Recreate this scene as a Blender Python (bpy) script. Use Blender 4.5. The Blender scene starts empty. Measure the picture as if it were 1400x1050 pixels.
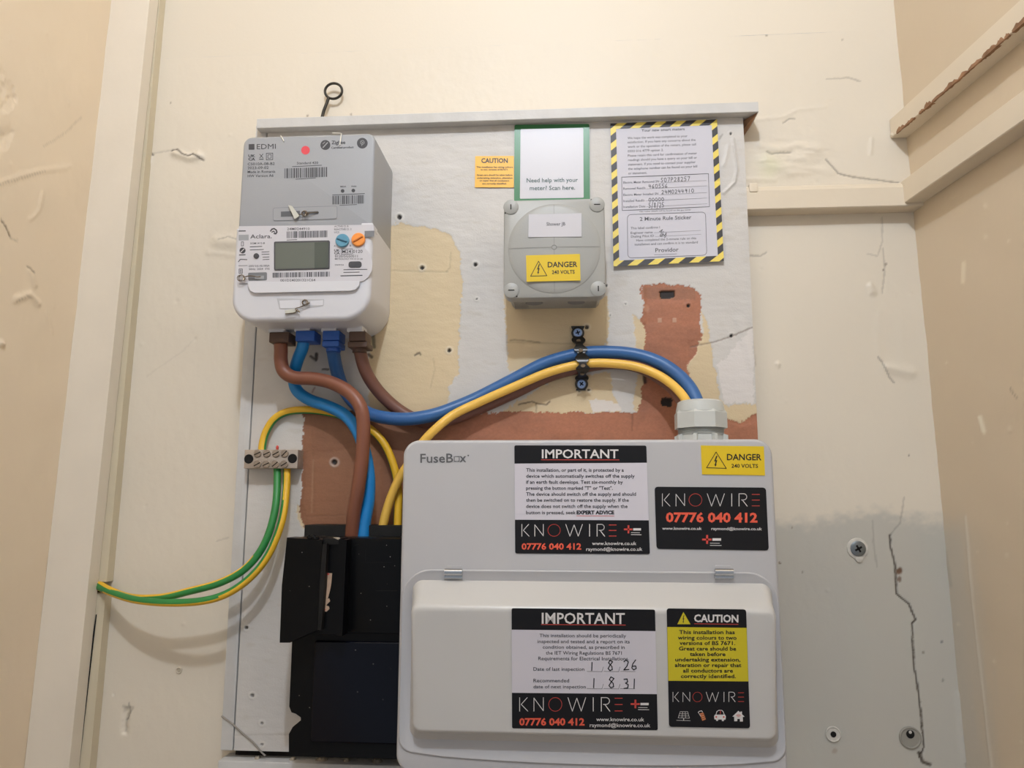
import bpy, bmesh, math, random
import numpy as np
from mathutils import Vector, Matrix
random.seed(4); RNG = np.random.RandomState(7)
S = bpy.context.scene; COL = S.collection
R_ = math.radians

# ------------------------------------------------------------------ camera
CAMZ = 1.5
F = 1040.0
CAM = np.array([0.0, -0.93, CAMZ])
yaw, pit, rol = R_(4.103), R_(8.728), R_(0.144)
_fw = np.array([-math.sin(yaw)*math.cos(pit), math.cos(yaw)*math.cos(pit), math.sin(pit)])
_r = np.array([math.cos(yaw), math.sin(yaw), 0.0]); _u = np.cross(_r, _fw)
_c, _s = math.cos(rol), math.sin(rol)
RX, UX, FX = _c*_r + _s*_u, -_s*_r + _c*_u, _fw
cam_d = bpy.data.cameras.new('camera'); cam = bpy.data.objects.new('camera', cam_d); COL.objects.link(cam)
cam_d.sensor_width = 36; cam_d.lens = F/1400*36; cam_d.clip_start = 0.01
m = Matrix.Identity(4)
for i in range(3):
    m[i][0], m[i][1], m[i][2], m[i][3] = RX[i], UX[i], -FX[i], CAM[i]
cam.matrix_world = m; S.camera = cam

# ------------------------------------------------------------------ world, lamp, exposure
w = bpy.data.worlds.new('world'); S.world = w; w.use_nodes = True
bg = w.node_tree.nodes['Background']; bg.inputs[0].default_value = (0.885, 0.97, 1.10, 1); bg.inputs[1].default_value = 0.40
ld = bpy.data.lights.new('cupboard_bulb', 'POINT'); ld.energy = 29.5; ld.color = (0.885, 0.975, 1.115); ld.shadow_soft_size = 0.026
lo = bpy.data.objects.new('cupboard_bulb', ld); COL.objects.link(lo); lo.location = (-0.03, -1.12, CAMZ+1.13)
S.view_settings.view_transform = 'Standard'; S.view_settings.look = 'None'
S.view_settings.gamma = 1; S.view_settings.use_curve_mapping = False
S.view_settings.exposure = 0.0

# ------------------------------------------------------------------ helpers: measuring
def ray(px, py): return RX*(px-700)/F + UX*(525-py)/F + FX
def at(px, py, Y=0.0):
    d = ray(px, py); t = (Y-CAM[1])/d[1]; return CAM + d*t
def proj(P):
    v = P - CAM; z = v@FX
    return 700+F*(v@RX)/z, 525-F*(v@UX)/z
def lin(c): 
    c = np.asarray(c, float)/255; return np.where(c <= 0.04045, c/12.92, ((c+0.055)/1.055)**2.4)
# ------------------------------------------------------------------ materials
MATS = {}
def mat(name, rgb, rough=0.45, metal=0.0, vary=0.03, bump=0.0, bscale=200, coat=0.0, nscale=14, spec=0.5):
    if name in MATS: return MATS[name]
    M = bpy.data.materials.new(name); M.use_nodes = True; nt = M.node_tree; b = nt.nodes['Principled BSDF']
    b.inputs['Roughness'].default_value = rough; b.inputs['Metallic'].default_value = metal
    b.inputs['Coat Weight'].default_value = coat; b.inputs['Specular IOR Level'].default_value = spec
    tc = nt.nodes.new('ShaderNodeTexCoord'); n = nt.nodes.new('ShaderNodeTexNoise'); n.inputs['Scale'].default_value = nscale; n.inputs['Detail'].default_value = 5
    nt.links.new(tc.outputs['Object'], n.inputs['Vector'])
    r = nt.nodes.new('ShaderNodeValToRGB'); c = lin(rgb)
    r.color_ramp.elements[0].position = 0.3; r.color_ramp.elements[1].position = 0.7
    r.color_ramp.elements[0].color = (*[x*(1-vary) for x in c], 1); r.color_ramp.elements[1].color = (*[min(1, x*(1+vary)) for x in c], 1)
    nt.links.new(n.outputs['Fac'], r.inputs['Fac']); nt.links.new(r.outputs['Color'], b.inputs['Base Color'])
    if bump:
        n2 = nt.nodes.new('ShaderNodeTexNoise'); n2.inputs['Scale'].default_value = bscale; n2.inputs['Detail'].default_value = 3
        nt.links.new(tc.outputs['Object'], n2.inputs['Vector'])
        bp = nt.nodes.new('ShaderNodeBump'); bp.inputs['Strength'].default_value = bump; bp.inputs['Distance'].default_value = 0.001
        nt.links.new(n2.outputs['Fac'], bp.inputs['Height']); nt.links.new(bp.outputs['Normal'], b.inputs['Normal'])
    MATS[name] = M; return M
def attr_mat(name, rough=0.5, bump=0.15, bscale=350):
    M = bpy.data.materials.new(name); M.use_nodes = True; nt = M.node_tree; b = nt.nodes['Principled BSDF']
    b.inputs['Roughness'].default_value = rough
    a = nt.nodes.new('ShaderNodeAttribute'); a.attribute_name = 'paint'
    nt.links.new(a.outputs['Color'], b.inputs['Base Color'])
    tc = nt.nodes.new('ShaderNodeTexCoord'); n2 = nt.nodes.new('ShaderNodeTexNoise'); n2.inputs['Scale'].default_value = bscale; n2.inputs['Detail'].default_value = 3
    nt.links.new(tc.outputs['Object'], n2.inputs['Vector'])
    bp = nt.nodes.new('ShaderNodeBump'); bp.inputs['Strength'].default_value = bump; bp.inputs['Distance'].default_value = 0.0006
    nt.links.new(n2.outputs['Fac'], bp.inputs['Height']); nt.links.new(bp.outputs['Normal'], b.inputs['Normal'])
    return M
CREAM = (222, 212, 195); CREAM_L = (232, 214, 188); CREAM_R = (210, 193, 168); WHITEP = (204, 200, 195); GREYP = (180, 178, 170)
BOARD_BROWN = (168, 110, 82); BOARD_CREAM = (212, 192, 156)
m_wall = attr_mat('painted_plaster', 0.5, 0.2, 260)
m_board = attr_mat('painted_board', 0.5, 0.35, 500)
m_cream = mat('cream_gloss_paint', (222, 209, 188), 0.42, vary=0.03, bump=0.3, bscale=60)
m_cream2 = mat('beige_gloss_paint', (206, 194, 168), 0.42, vary=0.03, bump=0.2, bscale=60)
m_batten = mat('white_painted_wood', (226, 216, 200), 0.45, vary=0.03, bump=0.35, bscale=70)
m_bwhite = mat('scuffed_white_paint', (200, 198, 195), 0.5, vary=0.06, bump=0.4, bscale=160, nscale=30)
m_rawwood = mat('bare_wood', (150, 112, 82), 0.8, vary=0.35, bump=0.8, bscale=200, nscale=60)
m_dark = mat('dark_gap', (30, 25, 22), 0.9)
m_hole = mat('hole_black', (14, 12, 11), 0.9)
m_grey = mat('meter_grey_plastic', (156, 158, 162), 0.38, vary=0.015, bump=0.08, bscale=900)
m_mwhite = mat('meter_white_plastic', (212, 212, 217), 0.3, vary=0.01)
m_label = mat('white_print_label', (202, 200, 205), 0.35, vary=0.01)
m_ink = mat('dark_grey_ink', (66, 66, 70), 0.5)
m_black = mat('black_ink', (22, 21, 23), 0.4)
m_lightink = mat('soft_grey_ink', (72, 72, 76), 0.5)
m_blackst = mat('black_vinyl', (18, 17, 20), 0.45, spec=.3)
m_whitest = mat('white_vinyl', (208, 204, 212), 0.4)
m_wink = mat('white_ink', (222, 218, 216), 0.4)
m_red = mat('red_ink', (205, 72, 62), 0.4)
m_orangeink = mat('orange_red_ink', (228, 92, 66), 0.4)
m_yellow = mat('yellow_vinyl', (222, 190, 28), 0.4)
m_yellow2 = mat('lemon_vinyl', (206, 190, 28), 0.4)
m_orange = mat('amber_vinyl', (246, 186, 62), 0.4)
m_green = mat('green_card', (58, 122, 72), 0.3)
m_paper = mat('white_paper', (200, 198, 207), 0.5, vary=0.015, bump=0.1, bscale=40)
m_stripeY = mat('hazard_yellow', (236, 212, 96), 0.4); m_stripeK = mat('hazard_black', (54, 52, 54), 0.4)
m_jb = mat('junction_grey_plastic', (160, 160, 156), 0.4, vary=0.02, bump=0.1, bscale=700)
m_cu = mat('white_powder_coat', (182, 181, 183), 0.36, vary=0.012, bump=0.05, bscale=1500)
m_cover = mat('white_cover_plastic', (196, 194, 191), 0.32, vary=0.012)
m_chrome = mat('chrome', (190, 190, 190), 0.22, metal=1.0)
m_steel = mat('zinc_screw', (150, 170, 205), 0.35, metal=0.9)
m_nickel = mat('nickel_brass', (172, 160, 148), 0.45, metal=0.35, vary=0.06, bump=0.2, bscale=800)
m_nickel2 = mat('screw_nickel', (165, 155, 145), 0.3, metal=0.8, vary=0.15, nscale=200)
m_bake = mat('black_bakelite', (10, 10, 11), 0.3, vary=0.15, spec=.16)
m_bake2 = mat('black_bakelite_dusty', (22, 21, 20), 0.55, spec=.25, vary=0.35, nscale=60)
m_bcab = mat('brown_pvc', (128, 78, 58), 0.42, vary=0.05)
m_bcab2 = mat('dull_brown_pvc', (112, 74, 62), 0.45, vary=0.05)
m_blue = mat('mid_blue_pvc', (50, 98, 156), 0.4, vary=0.05)
m_lblue = mat('light_blue_pvc', (24, 128, 196), 0.38, vary=0.05)
m_cy = mat('yellow_pvc', (226, 178, 42), 0.4, vary=0.04); m_cg = mat('green_pvc', (46, 132, 66), 0.4, vary=0.05)
m_cyp = mat('pale_yellow_pvc', (236, 190, 84), 0.4, vary=0.04)
m_shb = mat('brown_nylon', (84, 62, 50), 0.5); m_shbl = mat('blue_nylon', (38, 88, 170), 0.45)
m_gland = mat('light_grey_nylon', (196, 198, 194), 0.42, vary=0.02)
m_strap = mat('black_banding', (34, 32, 28), 0.3, vary=0.1)
m_iron = mat('dark_iron', (52, 48, 42), 0.4, metal=0.5, vary=0.3, nscale=150)
m_lcd = mat('lcd_grey', (98, 104, 98), 0.18); m_lcd2 = mat('lcd_dark_grey', (78, 86, 80), 0.18)
m_dialb = mat('dial_blue', (92, 150, 176), 0.4); m_dialo = mat('dial_orange', (240, 150, 66), 0.4)
m_dialb2 = mat('dial_blue_dark', (60, 105, 130), 0.4); m_dialo2 = mat('dial_orange_dark', (190, 105, 40), 0.4)
m_reddot = mat('red_dot', (222, 76, 86), 0.5)
m_slot = mat('slot_grey', (120, 122, 126), 0.5)
m_seal = mat('clear_seal_tag', (196, 196, 186), 0.35)
m_wire = mat('twisted_wire', (120, 108, 92), 0.35, metal=0.8)
m_tag = mat('torn_paper_tag', (190, 160, 135), 0.7, vary=0.1, nscale=200)
m_plug = mat('grey_plastic_plug', (150, 146, 136), 0.6)
m_grunge = mat('crumbled_plaster', (150, 140, 125), 0.9, vary=0.5, nscale=120)

# ------------------------------------------------------------------ helpers: meshes
ORIG = {}
def finish(me, smooth=30):
    if smooth:
        me.shade_smooth()
        me.set_sharp_from_angle(angle=R_(smooth))
class MB:
    def __init__(s): s.v = []; s.f = []; s.m = []
    def add(s, vs, fs, mi=0):
        o = len(s.v); s.v += [tuple(map(float, p)) for p in vs]
        for f in fs: s.f.append([o+i for i in f]); s.m.append(mi)
        return s
    def build(s, name, mats, parent=None, smooth=30):
        if not isinstance(mats, (list, tuple)): mats = [mats]
        root = parent
        while root is not None and root.parent is not None: root = root.parent
        me = bpy.data.meshes.new(name)
        o = np.array(ORIG.get(root.name, (0, 0, 0))) if root else np.zeros(3)
        V = np.array(s.v)
        if root is None:
            o = np.array([(V[:, 0].min()+V[:, 0].max())/2, (V[:, 1].min()+V[:, 1].max())/2, V[:, 2].min()])
        me.from_pydata([tuple(p) for p in V-o], [], s.f)
        for M in mats: me.materials.append(M)
        me.polygons.foreach_set('material_index', s.m)
        bm = bmesh.new(); bm.from_mesh(me); bmesh.ops.recalc_face_normals(bm, faces=bm.faces[:]) if smooth else None
        bm.to_mesh(me); bm.free()
        finish(me, smooth)
        ob = bpy.data.objects.new(name, me); COL.objects.link(ob)
        if parent is None: ob.location = o; ORIG[ob.name] = tuple(o)
        else: ob.parent = parent
        return ob
    # --- primitives (world coordinates)
    def box(s, x0, x1, y0, y1, z0, z1, mi=0):
        return s.add([(x0,y0,z0),(x1,y0,z0),(x1,y1,z0),(x0,y1,z0),(x0,y0,z1),(x1,y0,z1),(x1,y1,z1),(x0,y1,z1)],
                     [(0,1,2,3),(4,7,6,5),(0,4,5,1),(1,5,6,2),(2,6,7,3),(3,7,4,0)], mi)
    def hexa(s, b, t, mi=0):  # two matching loops
        n = len(b)
        return s.add(list(b)+list(t), [tuple(range(n))[::-1], tuple(range(n, 2*n))]+[(i, (i+1) % n, n+(i+1) % n, n+i) for i in range(n)], mi)
    def loops(s, L, cap0=True, cap1=True, mi=0, close=False):
        n = len(L[0]); vs = [p for l in L for p in l]; fs = []
        K = len(L)
        for k in range(K if close else K-1):
            a, b = k*n, ((k+1) % K)*n
            fs += [(a+i, a+(i+1) % n, b+(i+1) % n, b+i) for i in range(n)]
        if cap0 and not close: fs.append(tuple(range(n))[::-1])
        if cap1 and not close: fs.append(tuple(range((K-1)*n, K*n)))
        return s.add(vs, fs, mi)
    def rr(s, x0, x1, z0, z1, yb, yf, r, bev=0.002, nb=3, mi=0, nc=6):
        """rounded slab lying in the xz plane, back at yb, front at yf (yf < yb), front edge rounded by bev"""
        L = [[(x, yb, z) for x, z in rect(x0, x1, z0, z1, r, nc)]]
        for k in range(nb+1):
            a = math.pi/2*k/nb; ins = bev*(1-math.cos(a)); y = yf+bev-bev*math.sin(a)
            L.append([(x, y, z) for x, z in rect(x0+ins, x1-ins, z0+ins, z1-ins, shrink(r, ins), nc)])
        return s.loops(L, mi=mi)
    def tube(s, P, r, n=12, caps=True, mi=0, closed=False, stripe=None, twist=0.0, rad=None):
        P = [np.array(p, float) for p in P]; K = len(P); L = []; prev = None
        for k in range(K):
            if closed: t = P[(k+1) % K]-P[k-1]
            else: t = P[min(k+1, K-1)]-P[max(k-1, 0)]
            t = t/(np.linalg.norm(t)+1e-12)
            if prev is None:
                a = np.array([0, -1.0, 0]) if abs(t[1]) < 0.8 else np.array([0, 0, 1.0])
            else: a = prev
            a = a-t*(a@t); a /= np.linalg.norm(a)+1e-12; prev = a
            b = np.cross(t, a)
            rr_ = rad[k] if rad else r
            L.append([P[k]+rr_*(a*math.cos(q)+b*math.sin(q)) for q in [2*math.pi*i/n for i in range(n)]])
        f0 = len(s.f); s.loops(L, cap0=caps, cap1=caps, mi=mi, close=closed)
        if stripe is not None:
            for k in range(K-1):
                for i in range(n):
                    ang = ((i+0.5)/n*360 + twist*k/K) % 360
                    lo_, hi_ = stripe
                    ins = (lo_ <= ang < hi_) if lo_ < hi_ else (ang >= lo_ or ang < hi_)
                    s.m[f0+k*n+i] = 1 if ins else 0
        return s
    def lathe(s, c, axis, prof, n=24, mi=0, start=0.0, cap=True):
        """prof = [(radius, height)] along axis from c"""
        ax = np.array(axis, float); ax /= np.linalg.norm(ax)
        a = np.array([1.0, 0, 0]) if abs(ax[0]) < 0.9 else np.array([0, 0, 1.0])
        a = a-ax*(a@ax); a /= np.linalg.norm(a); b = np.cross(ax, a); c = np.array(c, float)
        L = [[c+ax*h+r*(a*math.cos(q)+b*math.sin(q)) for q in [start+2*math.pi*i/n for i in range(n)]] for r, h in prof]
        return s.loops(L, cap0=cap, cap1=cap, mi=mi)
    # --- flat print measured on the photograph and laid onto a real plane
    def poly(s, pts, Y, mi=0, th=0.0):
        Yf = Y if callable(Y) else (lambda px, py: Y)
        vs = [at(x, y, Yf(x, y)) for x, y in pts]; n = len(vs)
        if th:
            bk = [v+np.array([0, th, 0]) for v in vs]
            s.add(vs+bk, [tuple(range(n))]+[(i, (i+1) % n, n+(i+1) % n, n+i) for i in range(n)], mi)
        else: s.add(vs, [tuple(range(n))], mi)
        return s
    def stroke(s, pts, wd, Y, mi=0, closed=False):
        n = len(pts); pts = [np.array(p, float) for p in pts]
        for i in range(n if closed else n-1):
            a, b = pts[i], pts[(i+1) % n]; d = b-a; l = np.hypot(*d)
            if l < 1e-6: continue
            d /= l; q = np.array([-d[1], d[0]])*wd/2; e = d*wd*0.3
            s.poly([a-q-e, b-q+e, b+q+e, a+q-e], Y, mi)
        return s
    def text(s, t, x0, yb, x1, h, Y, slope=0.0, mi=0, bold=0.0, align=None):
        vs, fs, cap = text_mesh(t, bold)
        if not len(vs): return s
        mn, mx = vs[:, 0].min(), vs[:, 0].max()
        X = x0+(vs[:, 0]-mn)/(mx-mn)*(x1-x0); Yp = yb-vs[:, 1]/cap*h+slope*(X-x0)
        Yf = Y if callable(Y) else (lambda px, py: Y)
        return s.add([at(a, b, Yf(a, b)) for a, b in zip(X, Yp)], fs, mi)
def shrink(r, ins): return [max(q-ins, 0.0003) for q in r] if isinstance(r, (list, tuple)) else max(r-ins, 0.0003)
def rect(x0, x1, z0, z1, r, nc=6):
    """rounded rectangle outline; r scalar or (tl, tr, br, bl)"""
    if not isinstance(r, (list, tuple)): r = (r,)*4
    out = []
    for (cx, cz, q, a0) in ((x1-r[1], z1-r[1], r[1], 0), (x0+r[0], z1-r[0], r[0], 90), (x0+r[3], z0+r[3], r[3], 180), (x1-r[2], z0+r[2], r[2], 270)):
        for k in range(nc+1):
            a = R_(a0+90*k/nc); out.append((cx+q*math.cos(a), cz+q*math.sin(a)))
    return out
def rquad(c, r, n=5):
    """rounded version of an arbitrary convex quad (pixels)"""
    out = []; c = [np.array(p, float) for p in c]
    for i in range(4):
        p, a, b = c[i], c[i-1], c[(i+1) % 4]
        u = (a-p)/np.linalg.norm(a-p); v = (b-p)/np.linalg.norm(b-p)
        s0, s1 = p+u*r, p+v*r
        for k in range(n+1):
            t = k/n; out.append((1-t)**2*s0+2*t*(1-t)*p+t*t*s1)
    return out
def crom(P, n=8):
    P = [np.array(p, float) for p in P]; P = [2*P[0]-P[1]]+P+[2*P[-1]-P[-2]]; out = []
    for i in range(1, len(P)-2):
        for k in range(n):
            t = k/n; a, b, c, d = P[i-1:i+3]
            out.append(0.5*((2*b)+(-a+c)*t+(2*a-5*b+4*c-d)*t*t+(-a+3*b-3*c+d)*t**3))
    out.append(P[-2]); return out
FONT = None
TC = {}
def text_mesh(t, bold):
    key = (t, bold)
    if key in TC: return TC[key]
    def mk(tt):
        cu = bpy.data.curves.new('tmp', 'FONT'); cu.body = tt
        if FONT: cu.font = FONT
        cu.offset = bold; cu.resolution_u = 2; cu.fill_mode = 'FRONT' if hasattr(cu, 'fill_mode') else cu.fill_mode
        ob = bpy.data.objects.new('tmp', cu); COL.objects.link(ob)
        dg = bpy.context.evaluated_depsgraph_get(); me = bpy.data.meshes.new_from_object(ob.evaluated_get(dg))
        bm = bmesh.new(); bm.from_mesh(me); bmesh.ops.triangulate(bm, faces=bm.faces[:], ngon_method='EAR_CLIP'); bm.to_mesh(me); bm.free()
        v = np.array([tuple(p.co) for p in me.vertices]); f = [tuple(p.vertices) for p in me.polygons]
        bpy.data.objects.remove(ob); bpy.data.curves.remove(cu); bpy.data.meshes.remove(me)
        return v, f
    v, f = mk(t)
    if 'cap' not in TC: TC['cap'] = mk('H')[0][:, 1].max()
    TC[key] = (v, f, TC['cap']); return TC[key]

def tag(o, label=None, cat=None, group=None, kind=None):
    if label: o['label'] = label
    if cat: o['category'] = cat
    if group: o['group'] = group
    if kind: o['kind'] = kind
    return o
def thing(name, loc, label, cat, group=None):
    o = bpy.data.objects.new(name, None); COL.objects.link(o); o.location = tuple(map(float, loc)); o.empty_display_size = 0.02
    ORIG[o.name] = tuple(o.location); return tag(o, label, cat, group)

# ------------------------------------------------------------------ noise and relief on grids
def vnoise(x, y, seed=0):
    xi, yi = np.floor(x).astype(np.int64), np.floor(y).astype(np.int64); fx, fy = x-xi, y-yi
    fx = fx*fx*(3-2*fx); fy = fy*fy*(3-2*fy)
    def h(a, b):
        n = (a*374761393+b*668265263+seed*2147483647) & 0xffffffff
        n = ((n ^ (n >> 13))*1274126177) & 0xffffffff
        return ((n ^ (n >> 16)) & 0xffff)/65535.0
    return (h(xi, yi)*(1-fx)+h(xi+1, yi)*fx)*(1-fy)+(h(xi, yi+1)*(1-fx)+h(xi+1, yi+1)*fx)*fy
def fbm(x, y, o=4, seed=0):
    t = 0; a = 0.5
    for k in range(o): t = t+a*vnoise(x*2**k, y*2**k, seed+k*17); a *= 0.5
    return t/(1-0.5**o)
def inpoly(px, py, P):
    ins = np.zeros(px.shape, bool); n = len(P)
    for i in range(n):
        (x0, y0), (x1, y1) = P[i], P[(i+1) % n]
        c = ((y0 > py) != (y1 > py)) & (px < (x1-x0)*(py-y0)/((y1-y0) or 1e-9)+x0)
        ins ^= c
    return ins
def dpl(px, py, P):
    d = np.full(px.shape, 1e9)
    for (x0, y0), (x1, y1) in zip(P[:-1], P[1:]):
        dx, dy = x1-x0, y1-y0; t = np.clip(((px-x0)*dx+(py-y0)*dy)/(dx*dx+dy*dy+1e-9), 0, 1)
        d = np.minimum(d, np.hypot(px-x0-t*dx, py-y0-t*dy))
    return d
def sm(e0, e1, x): t = np.clip((x-e0)/(e1-e0), 0, 1); return t*t*(3-2*t)
def crk(d, wd): v = max(wd, 1.15); return (1-sm(v*.5, v*1.5, d))*(wd/v)**.7
def mix(c, k, new): return c*(1-k[..., None])+lin(new)*k[..., None]
def grid_object(name, fn, nu, nv, paint, material, keep=None, parent=None, extra=None):
    """fn(U,V) -> world points, outward normal; paint(points, px, py, U, V) -> colours, heights"""
    U, V = np.meshgrid(np.linspace(0, 1, nu), np.linspace(0, 1, nv))
    P, N = fn(U, V); px, py = proj(P)
    C, H = paint(P, px, py); P = P+N*H[..., None]
    idx = np.arange(nu*nv).reshape(nv, nu)
    q = np.stack([idx[:-1, :-1], idx[:-1, 1:], idx[1:, 1:], idx[1:, :-1]], -1).reshape(-1, 4)
    if keep is not None:
        k = keep(px, py); q = q[k.reshape(-1)[q].any(1)]
    P = P.reshape(-1, 3); C = C.reshape(-1, 3)
    if extra is not None:
        ev, ef, ec = extra; n0 = len(P); P = np.vstack([P, ev]); C = np.vstack([C, ec]); q = np.vstack([q, np.array(ef)+n0])
    used, inv = np.unique(q, return_inverse=True); q = inv.reshape(-1, 4); P = P[used]; C = C[used]
    root = parent
    while root is not None and root.parent is not None: root = root.parent
    o = np.array(ORIG[root.name]) if root else np.array([(P[:, 0].min()+P[:, 0].max())/2, (P[:, 1].min()+P[:, 1].max())/2, P[:, 2].min()])
    me = bpy.data.meshes.new(name); me.vertices.add(len(P)); me.vertices.foreach_set('co', (P-o).astype(np.float32).ravel())
    me.loops.add(len(q)*4); me.loops.foreach_set('vertex_index', q.astype(np.int32).ravel())
    me.polygons.add(len(q)); me.polygons.foreach_set('loop_start', np.arange(0, len(q)*4, 4, dtype=np.int32))
    me.update(calc_edges=True)
    at_ = me.color_attributes.new('paint', 'FLOAT_COLOR', 'POINT')
    at_.data.foreach_set('color', np.hstack([np.clip(C, 0, 1), np.ones((len(C), 1))]).astype(np.float32).ravel())
    me.materials.append(material); me.shade_smooth()
    ob = bpy.data.objects.new(name, me); COL.objects.link(ob)
    if parent: ob.parent = parent
    else: ob.location = o; ORIG[ob.name] = tuple(o)
    return ob

# =================================================================== THE ROOM
BY = -0.022                       # board face
Ztop, Zbot = CAMZ+1.25, 0.0
X0, X1, ZA, ZB = -0.80, 0.56, CAMZ-0.47, CAMZ+0.60
def wall_paint(P, px, py):
    x, z = P[..., 0]*1000, P[..., 2]*1000
    C = np.broadcast_to(lin(CREAM), x.shape+(3,)).copy()
    n = fbm(x/120, z/120, 4, 3); C = C*(0.97+0.06*n)[..., None]
    H = 0.0012*(fbm(x/60, z/60, 3, 5)-0.5)+0.0005*(fbm(x/9, z/14, 3, 9)-0.5)
    jx = px+10*(fbm(x/14, z/14, 3, 21)-0.5); jy = py+14*(fbm(x/18, z/18, 4, 22)-0.5)
    # grey painted lower right part
    g = sm(-14, 16, jy-(708+8*np.sin(px/40))+26*(fbm(x/9, z/6, 4, 23)-.5))*(px > 900)
    C = mix(C, g*0.8, GREYP)
    g2 = sm(0.45, 0.7, fbm(x/30, z/90, 4, 31))*g; C = mix(C, g2*0.25, (188, 188, 178))
    # long wandering cracks
    dark = [([(1217,732),(1218,749),(1224,773),(1226,812),(1243,826),(1252,847),(1247,853),(1250,909),(1257,953),(1262,1006),(1263,1022),(1257,1036)], 1.1, 1.0),
            ([(1236,680),(1231,715),(1217,732)], 0.8, 0.35), ([(1193,712),(1194,740),(1199,775)], 0.6, 0.35),
            ([(1129,218),(1146,237),(1166,242),(1199,246),(1228,250)], 0.7, 0.7), ([(1048,208),(1054,211),(1080,209)], 1.1, 0.5),
            ([(1071,168),(1078,163),(1086,163)], 0.7, 0.6), ([(1130,108),(1160,106),(1176,111)], 0.6, 0.5), ([(1200,488),(1206,495),(1216,516),(1222,523)], 0.8, 0.6),
            ([(1025,350),(1040,350),(1048,345)], 0.7, 0.5), ([(1206,298),(1206,330),(1200,350),(1186,347)], 0.6, 0.35), ([(1207,340),(1210,368),(1206,400)], 0.7, 0.4),
            ([(1018,380),(1024,420),(1028,470),(1033,500)], 0.8, 0.3),
            ([(197,209),(204,208),(209,212)], 1.2, 0.8), ([(235,206),(242,204),(250,211),(258,214),(264,211),(278,219)], 1.2, 0.8), ([(208,210),(236,205)], 0.6, 0.3),
            ([(200,515),(225,497),(250,480),(268,462)], 0.5, 0.12), ([(300,328),(312,324),(326,328)], 0.8, 0.4), ([(168,966),(182,968),(173,978),(170,1000)], 1.6, 0.25), ([(176,962),(178,975),(172,985)], 0.8, 0.6),
            ([(1257,1030),(1262,1042),(1272,1046)], 2.2, 0.9), ([(296,740),(312,735)], .5, .3)]
    wob = 1.6*(fbm(x/3.5, z/3.5, 3, 41)-0.5)
    for P_, wd, k in dark:
        d = dpl(px+wob, py+wob, P_); e = crk(d, wd); C = mix(C, e*k, (70, 58, 46)); H = H-0.0012*e*k
    # raised flakes, filler and paint runs (ridge polylines: width, height)
    for P_, wd, h in [([(1050,222),(1075,228),(1100,220)], 14, .0024), ([(1040,200),(1065,206),(1090,200),(1118,203)], 7, .0016), ([(1080,238),(1115,232),(1135,236)], 7, .0009),
                      ([(1010,245),(1060,246)], 4, .001), ([(1118,150),(1122,190),(1127,215)], 9, .0004), ([(1192,190),(1190,210)], 3, .0009), ([(1020,165),(1070,160),(1090,150),(1130,146)], 3, .0006),
                      ([(1190,392),(1193,400)], 6, .0028), ([(1202,430),(1200,470),(1203,490)], 6, .0007), ([(1215,503),(1245,510)], 9, .002), ([(1232,425),(1233,500)], 7, .0004), ([(1063,498),(1064,500)], 3.5, .002),
                      ([(240,210),(262,217),(272,213)], 6, .004), ([(203,215),(203,222)], 5, .003), ([(300,330),(325,332)], 12, .003), ([(285,345),(325,350)], 5, .001),
                      ([(172,972),(170,1000)], 5, -.003), ([(250,450),(300,420)], 30, .001), ([(1256,300),(1270,430)], 4, .001), ([(1310,950),(1320,1040)], 6, .002), ([(1240,130),(1247,230)], 3, .0014)]:
        d = dpl(px+2*wob, py+2*wob, P_); H = H+h*np.exp(-(d/wd)**2*1.6)
    reg = np.exp(-(((px-1085)/60)**2+((py-215)/28)**2)**2); H = H+.0022*reg*(fbm(px/26, py/7, 4, 55)-.5)
    # greenish filler smear beside the board
    e = np.exp(-(((jx-1052)/16)**2+((jy-228)/14)**2)); C = mix(C, e*0.5, (214, 214, 176))
    # small chips
    for cx, cy, r, col, k in [(1230,781,5.0,(110,82,62),1), (1230,792,3.5,(110,82,62),.8), (1243,623,1.6,(90,75,60),.8), (1288,878,2,(95,95,100),.7), (1289,930,2.4,(110,105,100),.6), (1262,892,2,(120,110,95),.6),
                           (1083,722,1.5,(120,100,80),.7), (1066,770,1.6,(110,90,70),.8), (1097,783,1.5,(120,110,95),.6), (1141,1027,4,(150,120,95),.4), (420,158,1.5,(120,100,80),.6), (480,157,1.5,(120,100,80),.6),
                           (233,141,1.3,(120,100,70),.6), (1211,361,2,(120,100,80),.6), (155,950,2,(235,228,215),.9), (1048,48,1.4,(130,115,90),.6), (1152,54,1.4,(130,115,90),.6), (1208,369,1.6,(90,75,60),.7)]:
        d = np.hypot(px+wob*1.5-cx, (py+wob*1.5-cy)*0.8); e = 1-sm(r*0.6, r*1.1, d); C = mix(C, e*k, col); H = H-0.0008*e*k
    for k in range(60):
        cx, cy = RNG.uniform(0, 1350), RNG.uniform(0, 1050); r = RNG.uniform(1.2, 3)
        H = H+RNG.choice([-1, 1])*0.0007*np.exp(-((px-cx)**2+(py-cy)**2)/(r*r))
    return C, H
def wall_fn(U, V):
    P = np.stack([X0+(X1-X0)*U, np.zeros_like(U), ZA+(ZB-ZA)*V], -1); N = np.broadcast_to(np.array([0, -1.0, 0]), P.shape); return P, N
_bx0, _bx1 = 372, 1000
ev = []; ef = []
for (a, b, c, d) in ((X0-.1, X1+.3, Zbot, ZA), (X0-.1, X1+.3, ZB, Ztop), (X0-.1, X0, ZA, ZB), (X1, X1+.3, ZA, ZB)):
    o = len(ev); ev += [(a, 0, c), (b, 0, c), (b, 0, d), (a, 0, d)]; ef.append((o, o+1, o+2, o+3))
ev = np.array(ev); ec = np.broadcast_to(lin(CREAM), (len(ev), 3))
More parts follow.
